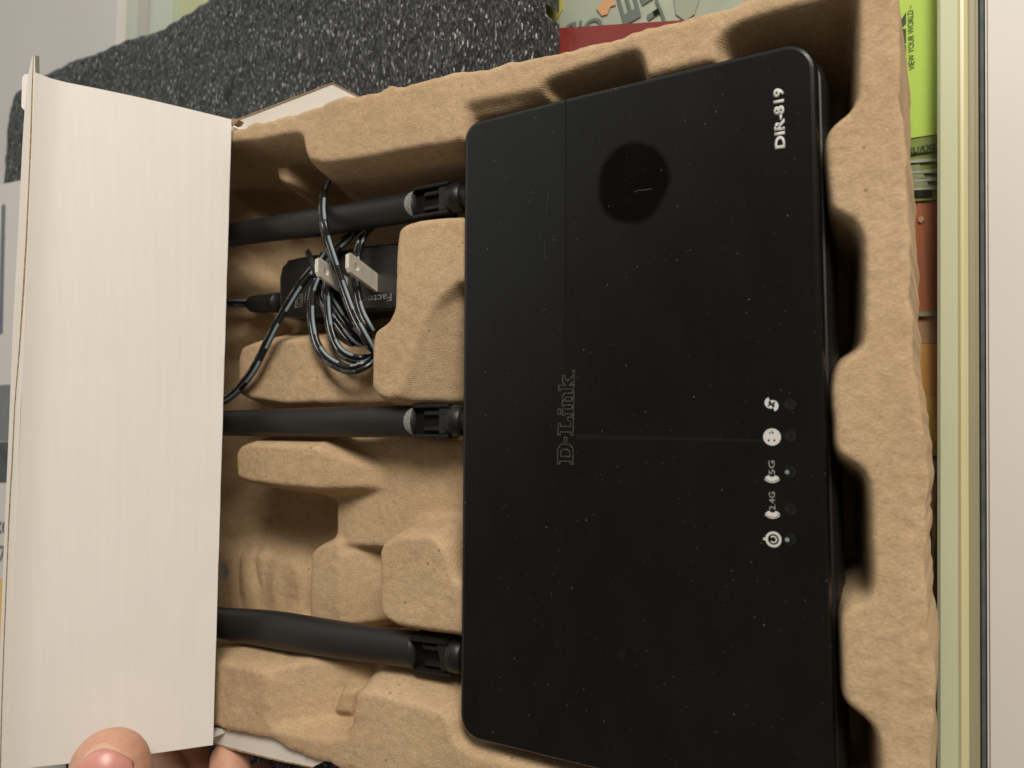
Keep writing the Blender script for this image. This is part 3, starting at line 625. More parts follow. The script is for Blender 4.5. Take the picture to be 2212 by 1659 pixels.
glyphs = [
 [(0, 0), (.16, 0), (.21, .2), (.21, .78), (.16, 1), (0, 1), (0, .85), (.03, .85), (.03, .15), (0, .15)], [(.08, .2), (.13, .2), (.155, .35), (.155, .65), (.13, .8), (.08, .8)],
 [(.235, .42), (.285, .42), (.285, .58), (.235, .58)],
 [(.31, 0), (.50, 0), (.50, .38), (.465, .38), (.45, .17), (.40, .17), (.40, .85), (.43, .85), (.43, 1), (.31, 1), (.31, .85), (.34, .85), (.34, .15), (.31, .15)],
 [(.52, 0), (.60, 0), (.60, .13), (.585, .13), (.585, .72), (.52, .72), (.52, .6), (.535, .6), (.535, .13), (.52, .13)], [(.53, .85), (.585, .85), (.585, 1.02), (.53, 1.02)],
 [(.615, 0), (.685, 0), (.685, .13), (.67, .13), (.67, .5), (.69, .6), (.71, .5), (.71, .13), (.695, .13), (.695, 0), (.77, 0), (.77, .13), (.755, .13), (.755, .58), (.73, .74), (.70, .74), (.67, .66), (.67, .74), (.615, .74), (.615, .6), (.63, .6), (.63, .13), (.615, .13)],
 [(.785, 0), (.85, 0), (.85, .13), (.84, .13), (.84, .3), (.87, .13), (.87, 0), (.945, 0), (.945, .13), (.925, .13), (.885, .42), (.915, .6), (.945, .6), (.945, .74), (.87, .74), (.84, .52), (.84, 1), (.785, 1), (.785, .87), (.80, .87), (.80, .13), (.785, .13)],
 [(.965, -.02), (1.0, -.02), (1.0, .06), (.965, .06)]]
bm = bmesh.new()
for gph in glyphs: stroke(bm, [lg(a, b) for a, b in gph], 0.00042, z=lambda x: lz(x)+0.0001, closed=True)
obj('logo_lettering', bm, 'logo', rt)
# icons above the lamps; u runs up the picture, v towards the left
def frame_at(x, y):
    o = P(x, y, 0)[:2]; return lambda a, b: o+np.array((-b*0.00001, a*0.00001))*13.3
def disc(bm, f, r, n=24, z=EZ, cx=0, cy=0, h=0.00006): return prism([f(cx+r*math.cos(2*math.pi*i/n), cy+r*math.sin(2*math.pi*i/n)) for i in range(n)], z-0.0001, z+h, bm)
def arc(bm, f, r, a0, a1, wd, cx=0, cy=0, n=16, z=EZ):
    for i in range(n):
        a, b = math.radians(a0+(a1-a0)*i/n), math.radians(a0+(a1-a0)*(i+1)/n)
        prism([f(cx+(r-wd/2)*math.cos(a), cy+(r-wd/2)*math.sin(a)), f(cx+(r+wd/2)*math.cos(a), cy+(r+wd/2)*math.sin(a)), f(cx+(r+wd/2)*math.cos(b), cy+(r+wd/2)*math.sin(b)), f(cx+(r-wd/2)*math.cos(b), cy+(r-wd/2)*math.sin(b))], z-0.0001, z+0.00006+i*1e-7, bm)
s_ = 1.0
f = frame_at(1671, 1165); bm = bmesh.new(); arc(bm, f, 14.2, 0, 360, 5, n=28); arc(bm, f, 6.5, 130, 410, 2.6); prism([f(-2.4, 15), f(2.4, 15), f(2.4, 21), f(-2.4, 21)], EZ-0.0001, EZ+0.00007, bm); obj('power_symbol', bm, 'print', rt)
def wifi(x, y, s, lx):
    f = frame_at(x, y); bm = bmesh.new()
    arc(bm, f, 13.0, 122, 238, 9.5, cx=5); arc(bm, f, 20, 130, 230, 1.8, cx=5)
    obj('wifi_symbol', bm, 'print', rt)
    text_px(s, (x+6, y-2), (x+5, y-2-lx), 13, EZ, 'dimprint', rt, 'band_lettering', bold=0.0, thick=0.00005)
wifi(1669, 1104, '2.4G', 39); wifi(1668, 1027, '5G', 30)
f = frame_at(1668, 944); bm = disc(bmesh.new(), f, 18.5, 30); obj('globe_symbol', bm, 'print', rt)
bm = bmesh.new()
for a, b, r_ in ((-7, 7, 2.2), (-7, -5, 2.2), (9, -2, 2.0), (9, 4, 1.7), (13, 0, 1.4)): disc(bm, f, r_, 10, EZ+0.00008, a, b)
obj('globe_marks', bm, 'slot', rt)
f = frame_at(1667, 873); bm = bmesh.new(); arc(bm, f, 8.5, 20, 200, 8, cx=3, cy=2); arc(bm, f, 8.5, 200, 380, 8, cx=-4, cy=-2); obj('sync_symbol', bm, 'print', rt)
bm = bmesh.new(); stroke(bm, [f(-3, 6), f(1, 1), f(-1, -1), f(3, -6)], 0.00045, EZ+0.0001); obj('sync_marks', bm, 'slot', rt)
for y, k in ((1168, 1), (1100, 0), (1022, 1), (945, 0.5), (874, 0)):
    f = frame_at(1706, y-(3 if k else 0)); bm = bmesh.new(); disc(bm, f, 13, 20, EZ-0.00008, h=0.00003); o = obj('led_window', bm, 'seam', rt)
    bm = bmesh.new(); disc(bm, f, 4.5 if k == 1 else 3, 12, EZ-0.00004, -1, 5, h=0.00005); obj('led', bm, 'ledlit' if k == 1 else 'led', o)
    arcbm = bmesh.new(); arc(arcbm, f, 11, 200, 340, 1.6, z=EZ-0.00002); obj('led_rim', arcbm, 'led', o)
# a scuff and a short fibre on the lid
def strokes_px(pts, wd, mt, nm, dz=0.0):
    bm = bmesh.new(); stroke(bm, [P(*q, 0)[:2] for q in pts], wd, z=lambda x: lz(x)+dz); return obj(nm, bm, mt, rt)
strokes_px([(1371, 415), (1380, 411), (1392, 411), (1408, 408)], 0.00020, 'greyprint', 'fibre')
strokes_px([(1186, 412), (1185, 430), (1183, 446), (1180, 460)], 0.00030, 'led', 'scuff')
strokes_px([(1222, 212), (1221, 500), (1219, 760)], 0.00040, 'slot', 'fold_line', -0.00002)
strokes_px([(1218, 1010), (1215, 1300), (1212, 1632)], 0.00040, 'slot', 'fold_line', -0.00002)
strokes_px([(1178, 520), (1176, 545), (1180, 560)], 0.00028, 'led', 'scuff')

# ------------------------------------------------------------------ antennas (hinged to the router: its parts)
def antenna(cl, hw, zc, twist=0.0):
    pts = [P(x, y, z) for x, y, z in cl]; a3 = pts[-1]-pts[-2]; ax = np.array((a3[0], a3[1], 0)); ax /= np.linalg.norm(ax); sd = np.array((ax[1], -ax[0], 0)); up = np.array((0, 0, 1.0))
    ct, st = math.cos(twist), math.sin(twist); s2 = sd*ct+up*st; u2 = up*ct-sd*st
    end = pts[-1]
    path = smooth_path(pts, 12); n = len(path)
    rad = [hw*((0.80+0.20*min(1, i/(n*0.45))) if not twist else (0.72+0.42*math.sin(math.pi*min(1, i/n*1.15))**0.8 if i/n < 0.435 else 1.14-0.14*min(1, (i/n-0.435)/0.4))) for i in range(n)]
    body = obj('antenna', tube(path, rad, 28, 0.82), 'ant', rt, smooth=True)
    def Q(a, b, c): return tuple(end+ax*a+s2*b+u2*c)
    def blk(nm, a0, a1, b0, b1, c0, c1, mt, bev=0.0003):
        bm = bmesh.new(); vs = [bm.verts.new(Q(a, b, c)) for a in (a0, a1) for b in (b0, b1) for c in (c0, c1)]
        for fc in ((0, 1, 3, 2), (4, 6, 7, 5), (0, 4, 5, 1), (2, 3, 7, 6), (0, 2, 6, 4), (1, 5, 7, 3)): bm.faces.new([vs[i] for i in fc])
        bmesh.ops.recalc_face_normals(bm, faces=bm.faces[:])
        if bev: bevelled(bm, bev, 2)
        return obj(nm, bm, mt, body)
    w2 = hw*0.80; top = hw*0.66
    # half-moon where the round blade is cut flat, its shine painted as pale colour
    bm = bmesh.new(); sf = lambda b: hw*0.82*math.sqrt(max(0, 1-(b/hw)**2))+0.00025
    mo = [bm.verts.new(Q(-0.0030*math.cos(t), w2*math.sin(t), sf(w2*math.sin(t)))) for t in np.linspace(-1.5, 1.5, 19)]
    lo = [bm.verts.new(Q(0.0002, w2*math.sin(t), sf(w2*math.sin(t))-0.0001)) for t in np.linspace(-1.5, 1.5, 19)]
    for i in range(18): bm.faces.new((mo[i], mo[i+1], lo[i+1], lo[i]))
    bmesh.ops.recalc_face_normals(bm, faces=bm.faces[:])
    if twist: bm.free()
    else: obj('cut_face', bm, 'antshine', body)
    blk('hinge_core', -0.001, 0.0162, -w2, w2, -hw*0.7, top-0.0030, 'slot', 0)
    for sgn in (-1, 1):
        blk('hinge_arm', 0.0, 0.0172, sgn*w2, sgn*(w2+0.0014), -hw*0.6, top-0.0003, 'dark')
        blk('hinge_rib', 0.0050, 0.0130, sgn*w2*0.42, sgn*w2*0.74, -hw*0.3, top-0.0012, 'dark')
    blk('hinge_bridge', 0.0122, 0.0166, -w2*0.95, w2*0.95, -hw*0.5, top-0.0010, 'ant')
    # round collar and knob
    def ring(a0, a1, r0, r1, mt, nm, bul=0.0):
        bm = bmesh.new(); m_ = 28; R1 = []
        prof = [(a0, r0*0.86), (a0+0.0006, r0), ((a0+a1)/2, (r0+r1)/2+bul), (a1-0.0006, r1), (a1, r1*0.86)]
        for a, r_ in prof: R1.append([bm.verts.new(Q(a, r_*math.cos(t), r_*0.95*math.sin(t))) for t in np.linspace(0, 2*math.pi, m_, endpoint=False)])
        for p, q_ in zip(R1[:-1], R1[1:]):
            for i in range(m_): bm.faces.new((p[i], p[(i+1) % m_], q_[(i+1) % m_], q_[i]))
        bm.faces.new(R1[0]); bm.faces.new(R1[-1]); bmesh.ops.recalc_face_normals(bm, faces=bm.faces[:]); return obj(nm, bm, mt, body, smooth=True)
    ring(0.0162, 0.0226, hw*0.98, hw*0.88, 'dark', 'collar', 0.0002)
    ring(0.0220, 0.0300, hw*0.74, hw*0.74, 'ant', 'knob')
    return body
ZA = -0.0145
antenna([(395, 526, ZA), (528, 503, ZA), (707, 478, ZA), (826, 458, ZA), (903, 444, ZA)], 0.0062, ZA)
antenna([(395, 916, ZA), (498, 914, ZA), (700, 912, ZA), (800, 911, ZA), (903, 910, ZA)], 0.0064, ZA)
antenna([(400, 1335, ZA), (498, 1348, ZA), (600, 1361, ZA), (707, 1378, ZA), (800, 1391, ZA), (903, 1404, ZA)], 0.0070, ZA, twist=-0.22)

# ------------------------------------------------------------------ power adapter with its lead
ZB = -0.0215
ad = thing('power_adapter', 'small black plug adapter with two silver prongs and a coiled lead', 'power adapter', tuple(P(720, 620, -0.04)))
o4 = [P(612, 566, ZB), P(857, 522, ZB), P(880, 668, ZB), P(613, 690, ZB)]
# rounded body outline (spots on the label face)
bpx = [(601, 640), (601, 600), (606, 577), (622, 560), (665, 551), (740, 538), (783, 530), (854, 524), (885, 530), (900, 560), (900, 620), (885, 655), (850, 668), (806, 668), (760, 674), (700, 682), (640, 688), (612, 686), (603, 672)]
bo = px(bpx, ZB)
def inset(poly, d):
    c_ = np.mean(poly, axis=0); return [tuple(c_+(np.array(p)-c_)*(1-d/np.linalg.norm(np.array(p)-c_))) for p in poly]
b3 = lambda d, z: [(p[0], p[1], z) for p in inset(bo, d)]
body = obj('adapter_body', loft([b3(0.0015, -0.046), b3(0.0, -0.043), b3(0.0, ZB-0.002), b3(0.0006, ZB-0.0006), b3(0.0018, ZB)]), 'adapter', ad)
body.data.polygons.foreach_set('use_smooth', [abs(p.normal.z) < 0.95 for p in body.data.polygons])
# raised oval pad under the prongs
pad = [P(735, 560, ZB), P(860, 545, ZB), P(880, 640, ZB), P(760, 655, ZB)]
# prongs: blades standing up from the face
def prong(tx_, ty, zt, w_=0.0078, th=0.0019, hgt=0.0195, nm='prong'):
    c_ = P(tx_, ty, zt); bm = bmesh.new()
    n = 20; outl_ = []; sk = lambda z: (z-zt)*0.32
    y0, y1, z0, z1 = -w_/2, w_/2, zt-hgt, zt
    prof = [(y0, z0), (y1, z0), (y1, z1-0.0012), (y1-0.0012, z1), (y0+0.0012, z1), (y0, z1-0.0012)]
    hr = 0.0015; hz = z1-0.0048
    hole_ = [(hr*math.cos(a), hz+hr*math.sin(a)) for a in np.linspace(0, 2*math.pi, 16, endpoint=False)]
    lay = []
    for sx_ in (-th/2, th/2):
        A_ = [bm.verts.new((c_[0]+sx_, c_[1]+y+sk(z), z)) for y, z in prof]; B_ = [bm.verts.new((c_[0]+sx_, c_[1]+y+sk(z), z)) for y, z in hole_]
        ea = [bm.edges.new((A_[i], A_[(i+1) % 6])) for i in range(6)]; eb = [bm.edges.new((B_[i], B_[(i+1) % 16])) for i in range(16)]
        bmesh.ops.triangle_fill(bm, edges=ea+eb, use_beauty=True); lay.append((A_, B_))
    (A0, B0), (A1, B1) = lay
    for i in range(6): bm.faces.new((A0[i], A0[(i+1) % 6], A1[(i+1) % 6], A1[i]))
    for i in range(16): bm.faces.new((B0[i], B0[(i+1) % 16], B1[(i+1) % 16], B1[i]))
    bmesh.ops.recalc_face_normals(bm, faces=bm.faces[:])
    return obj(nm, bm, 'metal', ad)
prong(750, 564, -0.0035); prong(684, 574, -0.0035)
# relief printing on the face: class symbol, ring marks, lettering
def ln(pts, wd, mt, nm, closed=False):
    bm = bmesh.new(); stroke(bm, [P(*q, ZB)[:2] for q in pts], wd, ZB+0.00008, closed); return obj(nm, bm, mt, ad)
ln([(623, 562), (616, 622)], 0.00035, 'ant', 'raised_line')
ln([(640, 638), (654, 636), (652, 662), (638, 664)], 0.0003, 'antshine', 'class_symbol', True); ln([(643, 643), (650, 642), (649, 657), (642, 658)], 0.00025, 'antshine', 'class_symbol', True)
ln([(661, 631), (658, 653)], 0.0004, 'antshine', 'printed_line'); ln([(667, 634), (665, 656)], 0.0003, 'antshine', 'printed_line')
text_px('Factor', (846, 634), (784, 640), 15, ZB+0.0001, 'antshine', ad, 'lettering', bold=0.0, thick=0.00005)
text_px('SN 2806', (774, 561), (826, 557), 7, ZB+0.0001, 'ant', ad, 'lettering', bold=0.0, thick=0.00005)
obj('rating_panel', prism(px([(772, 540), (838, 533), (840, 550), (773, 556)], ZB), ZB-0.0002, ZB+0.00012), 'ant', ad)
# strain relief
sr = [P(545, 657, -0.032), P(565, 656, -0.031), P(603, 654, -0.030)]
bmr = tube(smooth_path(sr, 8), [0.0034+0.0006*(i % 2)+0.0012*i/16 for i in range(17)], 14); obj('strain_relief', bmr, 'rubber', ad, smooth=True)
def cord(pts, nm='cord', r_=0.00114, gap=0.00106):
    path = smooth_path([P(x, y, z) for x, y, z in pts], 10)
    a = obj(nm, tube(path, r_, 12, side_off=-gap), 'cord', ad, smooth=True)
    b = obj(nm, tube(path, r_, 12, side_off=gap), 'cordp', ad, smooth=True)
cord([(708, 395, -0.022), (700, 418, -0.013), (697, 445, -0.0085), (699, 480, -0.0050), (708, 520, -0.0060), (723, 567, -0.0075), (741, 621, -0.0095), (763, 680, -0.0110), (787, 725, -0.013), (806, 756, -0.017), (822, 780, -0.026)])
cord([(700, 548, -0.020), (676, 580, -0.0130), (648, 616, -0.0115), (623, 656, -0.0110), (595, 704, -0.0110), (571, 752, -0.0115), (549, 795, -0.0120), (526, 827, -0.014), (502, 852, -0.0175), (470, 872, -0.022), (430, 880, -0.026)])
cord([(697, 575, -0.018), (686, 598, -0.0145), (675, 630, -0.0130), (672, 665, -0.0125), (674, 702, -0.0125), (683, 741, -0.0125), (702, 771, -0.0130), (731, 791, -0.0135), (760, 798, -0.0140), (786, 790, -0.016), (812, 772, -0.021), (830, 750, -0.028)])
cord([(712, 560, -0.021), (706, 606, -0.0160), (706, 641, -0.0150), (709, 686, -0.0150), (717, 725, -0.0150), (732, 755, -0.0160), (754, 772, -0.0165), (780, 777, -0.018), (808, 768, -0.023), (830, 740, -0.030)])
cord([(800, 497, -0.027), (783, 514, -0.0185), (771, 552, -0.0165), (767, 597, -0.0160), (772, 641, -0.0160), (782, 677, -0.0165), (798, 707, -0.018), (816, 726, -0.024), (835, 740, -0.032)])
cord([(775, 497, -0.026), (754, 512, -0.0195), (731, 532, -0.0185), (707, 557, -0.0185), (693, 584, -0.0185), (699, 614, -0.0190), (722, 658, -0.020), (752, 703, -0.022), (795, 750, -0.030)])
cord([(690, 560, -0.024), (684, 600, -0.0195), (700, 660, -0.0195), (728, 700, -0.021), (760, 740, -0.024), (800, 765, -0.032)])
path = smooth_path([P(400, 668, -0.036), P(450, 656, -0.033), P(490, 655, -0.032), P(566, 656, -0.0315)], 10)
obj('cord', tube(path, 0.00105, 12, side_off=-0.00098), 'cord', ad, smooth=True); obj('cord', tube(path, 0.00105, 12, side_off=0.00098), 'cordp', ad, smooth=True)
# dark wrap where the coils are gathered
wr = [P(664, 545, -0.020), P(672, 560, -0.0135), P(680, 590, -0.0125), P(690, 606, -0.017)]
obj('wire_tie', tube(smooth_path(wr, 8), 0.0016, 10, 0.5), 'dark', ad, smooth=True)

# ------------------------------------------------------------------ carton with its raised lid flap
TRp = P(500, 258, 0.004); BRp = P(460, 1609, 0.004)
def raypt(x, y, yy): d = ray(x, y); return CAM+d*(yy-CAM[1])/d[1]
TLp = raypt(76, 165, TRp[1]); BLp = raypt(12, 1663, BRp[1])
ct = thing('carton', 'white corrugated carton with its end flap raised over the left of the tray', 'carton', (-0.25, 0, -0.05))
nx, ny, T = 14, 30, 0.0018
nrmF = np.cross(BRp-TRp, TLp-TRp); nrmF /= np.linalg.norm(nrmF)
if np.dot(nrmF, CAM-TRp) < 0: nrmF = -nrmF
bm = bmesh.new(); gridT, gridB = [], []
for i in range(nx+1):
    ra_, rb_ = [], []
    for j in range(ny+1):
        a, b = i/nx, j/ny; pnt = (TRp*(1-a)+TLp*a)*(1-b)+(BRp*(1-a)+BLp*a)*b
        bow = 0.0016*math.sin(math.pi*a)*(1-0.4*math.sin(math.pi*b))+0.0007*math.sin(7*b+2*a)*a*(1-a)*2
        edge = 0.004*max(0, (a-0.86)/0.14)**2
        if i == 0: bow += 0.00025*math.sin(b*40)+0.0002*math.sin(b*91)
        pnt = pnt+nrmF*(bow+edge)
        ra_.append(bm.verts.new(pnt)); rb_.append(bm.verts.new(pnt-nrmF*T))
    gridT.append(ra_); gridB.append(rb_)
for i in range(nx):
    for j in range(ny):
        bm.faces.new((gridT[i][j], gridT[i+1][j], gridT[i+1][j+1], gridT[i][j+1])); bm.faces.new((gridB[i][j], gridB[i][j+1], gridB[i+1][j+1], gridB[i+1][j]))
for i in range(nx):
    for j, s in ((0, 1), (ny, -1)):
        q = (gridT[i][j], gridB[i][j], gridB[i+1][j], gridT[i+1][j]); bm.faces.new(q if s > 0 else q[::-1])
for j in range(ny):
    for i, s in ((0, -1), (nx, 1)):
        q = (gridT[i][j], gridB[i][j], gridB[i][j+1], gridT[i][j+1]); bm.faces.new(q if s > 0 else q[::-1])
bmesh.ops.recalc_face_normals(bm, faces=bm.faces[:]); obj('end_flap', bm, 'card', ct, smooth=False)
o = ct.children[-1] if ct.children else None
for ob in COL.objects:
    if ob.name == 'end_flap': ob.data.polygons.foreach_set('use_smooth', [True]*len(ob.data.polygons)); ob.data.set_sharp_from_angle(angle=math.radians(30))
# folded lip along the far edge of the flap, seen on its raw corrugated edge
def lip(xa, xb, zoff, mt, nm, back=0.03):
    """xa, xb: left and right spot outlines as functions of the picture row"""
    bm = bmesh.new(); rows = []
    for y in list(range(120, 1720, 40)):
        yy = None; b = (y-165)/(1663-165)
        ref = TLp*(1-b)+BLp*b; dep = ROWS[2]@(ref-CAM); d0 = ray(xa(y), y); d1 = ray(xb(y), y)
        A_ = CAM+d0*(dep+zoff); B_ = CAM+d1*(dep+zoff); k = (A_-CAM); k = k/np.linalg.norm(k)*back+np.array((0.0012, 0, -0.0012))
        rows.append([bm.verts.new(A_), bm.verts.new(B_), bm.verts.new(B_+k), bm.verts.new(A_+k)])
    for p, q in zip(rows[:-1], rows[1:]):
        for i in range(4): bm.faces.new((p[i], p[(i+1) % 4], q[(i+1) % 4], q[i]))
    bm.faces.new(rows[0]); bm.faces.new(rows[-1]); bmesh.ops.recalc_face_normals(bm, faces=bm.faces[:]); return obj(nm, bm, mt, ct)
def lerp_pts(pts): ys_, xs_ = [p[1] for p in pts], [p[0] for p in pts]; return lambda y: float(np.interp(y, ys_, xs_))
e0 = lerp_pts([(70, 120), (60, 165), (52, 250), (48, 320), (44, 400), (38, 520), (28, 700), (22, 850), (16, 1000), (10, 1130), (4, 1300), (-2, 1450), (-8, 1720)])
e1 = lerp_pts([(71.5, 120), (68, 200), (65, 300), (61, 400), (55, 520), (48, 640), (41, 750), (31, 870), (25, 1000), (19, 1100), (13, 1250), (7, 1400), (2, 1550), (-2, 1720)])
e2 = lerp_pts([(73, 120), (71, 200), (68.5, 300), (64, 400), (59, 520), (52, 640), (44, 750), (33.5, 870), (28, 1000), (22, 1100), (15.5, 1250), (9.5, 1400), (4.5, 1550), (1, 1720)])
e3 = lerp_pts([(75.5, 120), (77, 200), (76, 300), (73, 400), (68, 520), (60, 640), (54, 750), (45, 870), (40, 1000), (36, 1150), (30, 1300), (24, 1450), (17, 1560), (14, 1720)])
lip(e0, e1, -0.0020, 'cardplain', 'lip_liner'); lip(e1, e2, -0.0017, 'kraft', 'corrugated_edge'); lip(e2, e3, -0.0020, 'cardplain', 'lip_liner')
dT = ROWS[2]@(TLp-CAM); tb = [CAM+ray(x, y)*(dT+0.002) for x, y in ((48, 166), (54, 160), (62, 160), (62, 240), (50, 236), (46, 230))]
bm = bmesh.new(); f0 = [bm.verts.new(p) for p in tb]; f1 = [bm.verts.new(p+np.array((-.3, 0, -.9))*0.003) for p in tb]
bm.faces.new(f0); bm.faces.new(f1[::-1])
for i in range(6): bm.faces.new((f0[i], f0[(i+1) % 6], f1[(i+1) % 6], f1[i]))
bmesh.ops.recalc_face_normals(bm, faces=bm.faces[:]); obj('locking_tab', bm, 'card', ct)
# side flaps at the mouth of the carton
def side_flap(pts, z, nm):
    q = px(pts, z); o = obj(nm, prism(q, z-0.0012, z), 'cardplain', ct); return o
side_flap([(503, 262), (520, 257), (600, 226), (718, 180), (800, 222), (700, 240), (600, 268), (505, 296)], -0.006, 'side_flap')
obj('raw_edge', prism(px([(507, 260), (520, 254.5), (600, 224), (718, 178.3), (800, 220), (800, 222), (718, 180.6), (600, 226.5), (520, 257.2), (507, 263)], -0.0058), -0.0070, -0.0056), 'kraft', ct)
side_flap([(455, 1566), (520, 1572), (600, 1592), (706, 1640), (692, 1649), (676, 1656), (600, 1640), (520, 1620), (462, 1605)], -0.006, 'side_flap')
obj('raw_edge', prism(px([(462, 1605), (520, 1620), (600, 1640), (676, 1656), (676, 1658.5), (600, 1643), (520, 1623.5), (470, 1612)], -0.0060), -0.0072, -0.0056), 'kraft', ct)
obj('corner_scrap', prism(px([(500, 257), (508, 256), (516, 259), (510, 268), (503, 270)], 0.002), -0.001, 0.002), 'kraft', ct)
# the box behind the mouth, mostly hidden by the raised flap
yb0, yb1 = BRp[1]+0.001, TRp[1]-0.001
obj('top_panel', box(-0.345, TRp[0]-0.004, yb0, yb1, 0.0005, 0.0023), 'card', ct)
obj('side_panel', box(-0.345, TRp[0]-0.004, yb1-0.0018, yb1, ZF+0.001, 0.0003), 'card', ct)
obj('side_panel', box(-0.345, TRp[0]-0.004, yb0, yb0+0.0018, ZF+0.001, 0.0003), 'card', ct)
obj('bottom_panel', box(-0.345, TRp[0]-0.004, yb0+0.002, yb1-0.002, ZF+0.001, ZF+0.0028), 'card', ct)

# ------------------------------------------------------------------ printed white box at the far left
zp = 0.0
pk = [(-700, 560), (-20, 403), (62, 386), (62, 1750), (-600, 1750)]
e = thing('printed_box', 'white printed box with a dark band and orange patch left of the carton', 'box', base_of([(-20, 400), (40, 400), (0, 1700), (-80, 1700)], -0.060))
zq = -0.036
pq = px(pk, zq); obj('box_top', prism(pq, zq-0.022, zq), 'board', e)
obj('blue_stripe', prism(px([(4, 445), (8, 440), (12, 445), (6, 720), (-2, 724), (0, 600)], zq), zq-0.0002, zq+0.0002), 'blueink', e)
obj('dark_band', prism(px([(-300, 850), (32, 830), (28, 952), (-300, 960)], zq), zq-0.0002, zq+0.0002), 'ink2', e)
obj('dark_band', prism(px([(-300, 962), (28, 954), (24, 1042), (-300, 1046)], zq), zq-0.0002, zq+0.0003), 'seal', e)
obj('orange_patch', prism(px([(-300, 1255), (9, 1250), (5, 1410), (-300, 1410)], zq), zq-0.0002, zq+0.0002), 'amber', e)
def text_h(s, x0, x1, yb, h, nm):
    A_, B_ = P(x0, yb, zq+0.0004), P(x1, yb, zq+0.0004); u = B_-A_; L = np.linalg.norm(u); u /= L; v = np.array((-u[1], u[0], 0)); Hh = P(x0, yb-h, zq)[1]-P(x0, yb, zq)[1]
    obj(nm, text_mesh(s, A_, u, v, L, Hh, 0.0, 0.01), 'blueink', e)
text_h('te', -8, 17, 1152, 30, 'lettering'); text_h('7', -3, 12, 1212, 33, 'lettering')

# ------------------------------------------------------------------ hand holding the flap
def capsules(chains):
    bm = bmesh.new()
    for ch in chains:
        pts = [np.array(c[:3], float) for c in ch]; rd = [c[3] for c in ch]
        path = smooth_path(pts, 8); rr_ = np.interp(np.arange(len(path))/8, np.arange(len(rd)), rd)
        # rounded ends
        t0 = path[0]-path[1]; t0 /= np.linalg.norm(t0); t1 = path[-1]-path[-2]; t1 /= np.linalg.norm(t1)
        P0 = [path[0]+t0*rr_[0]*math.sin(a) for a in np.radians((80, 60, 40, 20))]; R0 = [rr_[0]*math.cos(a) for a in np.radians((80, 60, 40, 20))]
        P1 = [path[-1]+t1*rr_[-1]*math.sin(a) for a in np.radians((20, 40, 60, 80))]; R1_ = [rr_[-1]*math.cos(a) for a in np.radians((20, 40, 60, 80))]
        t = tube(P0+list(path)+P1, R0+list(rr_)+R1_, 20)
        me = bpy.data.meshes.new('tmp'); t.to_mesh(me); t.free(); bm.from_mesh(me); bpy.data.meshes.remove(me)
    return bm
def onflap(x, y, off):
    d = ray(x, y); t = np.dot(TRp-CAM, nrmF)/np.dot(d, nrmF); q = CAM+d*t
    # a point `off` in front of the flap that is still seen at this spot
    t2 = (np.dot(TRp-CAM, nrmF)+off)/np.dot(d, nrmF); return CAM+d*t2
rT = 0.0145
t0 = onflap(238, 1659, 0.0138); t1 = onflap(248, 1750, 0.0150); t2 = onflap(262, 1900, 0.018)
palm = t2+np.array((0.012, -0.055, -0.03))
def fp_(x, y, z, r_): return (*P(x, y, z), r_)
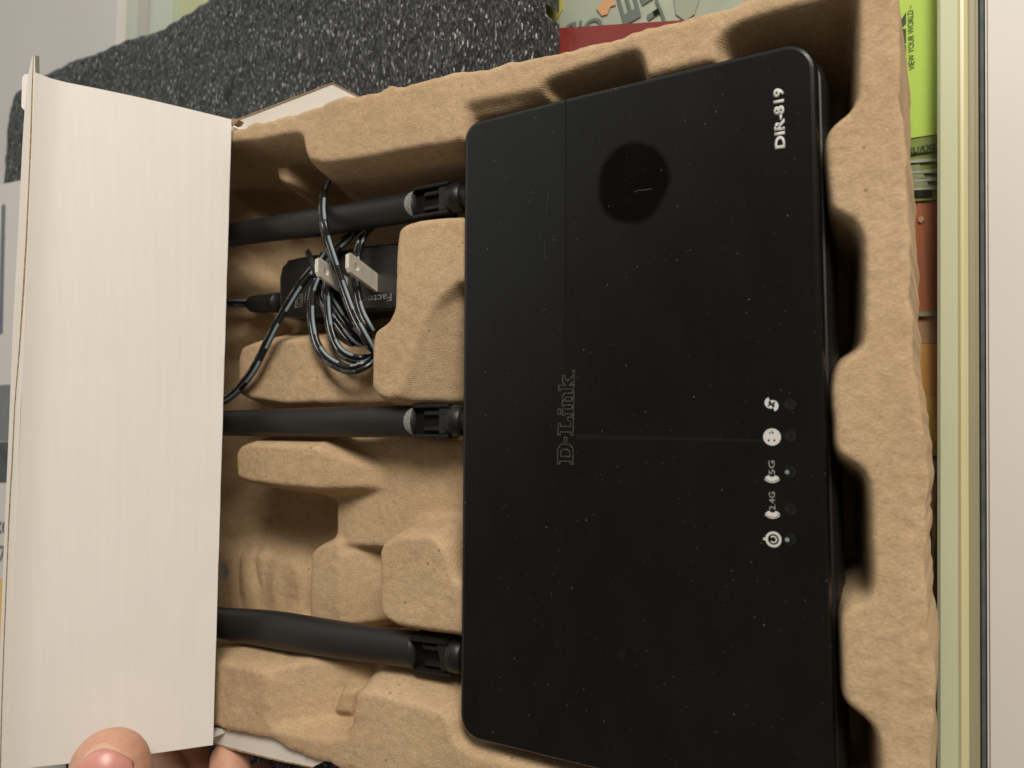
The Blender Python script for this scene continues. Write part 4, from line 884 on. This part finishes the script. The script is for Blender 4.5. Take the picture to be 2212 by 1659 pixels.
chains = [[(*t0, rT*0.99), (*t1, rT*1.04), (*t2, 0.0125), (*palm, 0.017)],
          [fp_(300, 1560, -0.012, 0.0078), fp_(345, 1640, -0.006, 0.0088), fp_(380, 1760, 0.006, 0.0095), (*(palm+np.array((-0.02, 0.02, 0))), 0.011)],
          [fp_(400, 1580, -0.020, 0.0072), fp_(425, 1680, -0.014, 0.0082), fp_(450, 1800, -0.002, 0.0092), (*(palm+np.array((0.00, 0.015, -0.01))), 0.011)],
          [fp_(496, 1642, -0.010, 0.0085), fp_(500, 1720, -0.007, 0.0092), fp_(505, 1850, 0.000, 0.0096), (*(palm+np.array((0.02, 0.01, -0.012))), 0.011)],
          [fp_(560, 1680, -0.030, 0.0068), fp_(575, 1760, -0.022, 0.0076), fp_(580, 1900, -0.010, 0.0085), (*(palm+np.array((0.035, 0.0, -0.015))), 0.010)],
          [(*palm, 0.020), (*(palm+np.array((0.02, -0.03, -0.005))), 0.026), (*(palm+np.array((0.03, -0.11, 0.0))), 0.025)],
          [(*(palm+np.array((-0.02, -0.0, -0.005))), 0.014), (*(palm+np.array((0.035, -0.015, -0.015))), 0.014)]]
hand = obj('hand', capsules(chains), 'skin', smooth=True)
rm = hand.modifiers.new('remesh', 'REMESH'); rm.mode = 'VOXEL'; rm.voxel_size = 0.0009; rm.use_smooth_shade = True
sm = hand.modifiers.new('smooth', 'SMOOTH'); sm.iterations = 7; sm.factor = 0.6
tag(hand, 'bare hand with the thumb pressed on the white flap at lower left', 'hand')
# thumb nail: a curved shell on the camera side of the thumb tip
ax = t0-t1; ax /= np.linalg.norm(ax); toc = CAM-t0; toc -= ax*np.dot(toc, ax); toc /= np.linalg.norm(toc)
rot = math.radians(-14); sd_ = np.cross(ax, toc); upn = toc*math.cos(rot)+sd_*math.sin(rot); sdn = np.cross(ax, upn)
def nail_mesh(lo_, hi_, half):
    bm = bmesh.new(); g_ = []
    for i in range(17):
        row = []
        for j in range(19):
            s = -1+2*j/18; a = lo_(s)+(hi_(s)-lo_(s))*i/16; ang = half*s
            dome = math.sqrt(max(0.02, 1-(max(0, a)/(rT*1.04))**2)); lift = 0.0004-0.0009*abs(s)**4
            row.append(bm.verts.new(t0+ax*a+upn*((rT*dome+lift)*math.cos(ang))+sdn*((rT*dome+lift)*math.sin(ang))))
        g_.append(row)
    for i in range(16):
        for j in range(18): bm.faces.new((g_[i][j], g_[i+1][j], g_[i+1][j+1], g_[i][j+1]))
    bmesh.ops.recalc_face_normals(bm, faces=bm.faces[:])
    bmesh.ops.solidify(bm, geom=bm.faces[:], thickness=0.0004)
    return bm
n_ = obj('thumb_nail', nail_mesh(lambda s: -0.014, lambda s: 0.0108-0.0078*abs(s)**2.2, math.radians(48)), 'nail', hand, smooth=True)
n_.parent = hand; n_.matrix_parent_inverse = Matrix.Identity(4)
n2_ = obj('nail_edge', nail_mesh(lambda s: 0.0107-0.0078*abs(s)**2.2, lambda s: 0.0122-0.0084*abs(s)**2.4, math.radians(46)), 'nailtip', hand, smooth=True)
n2_.matrix_parent_inverse = Matrix.Identity(4)
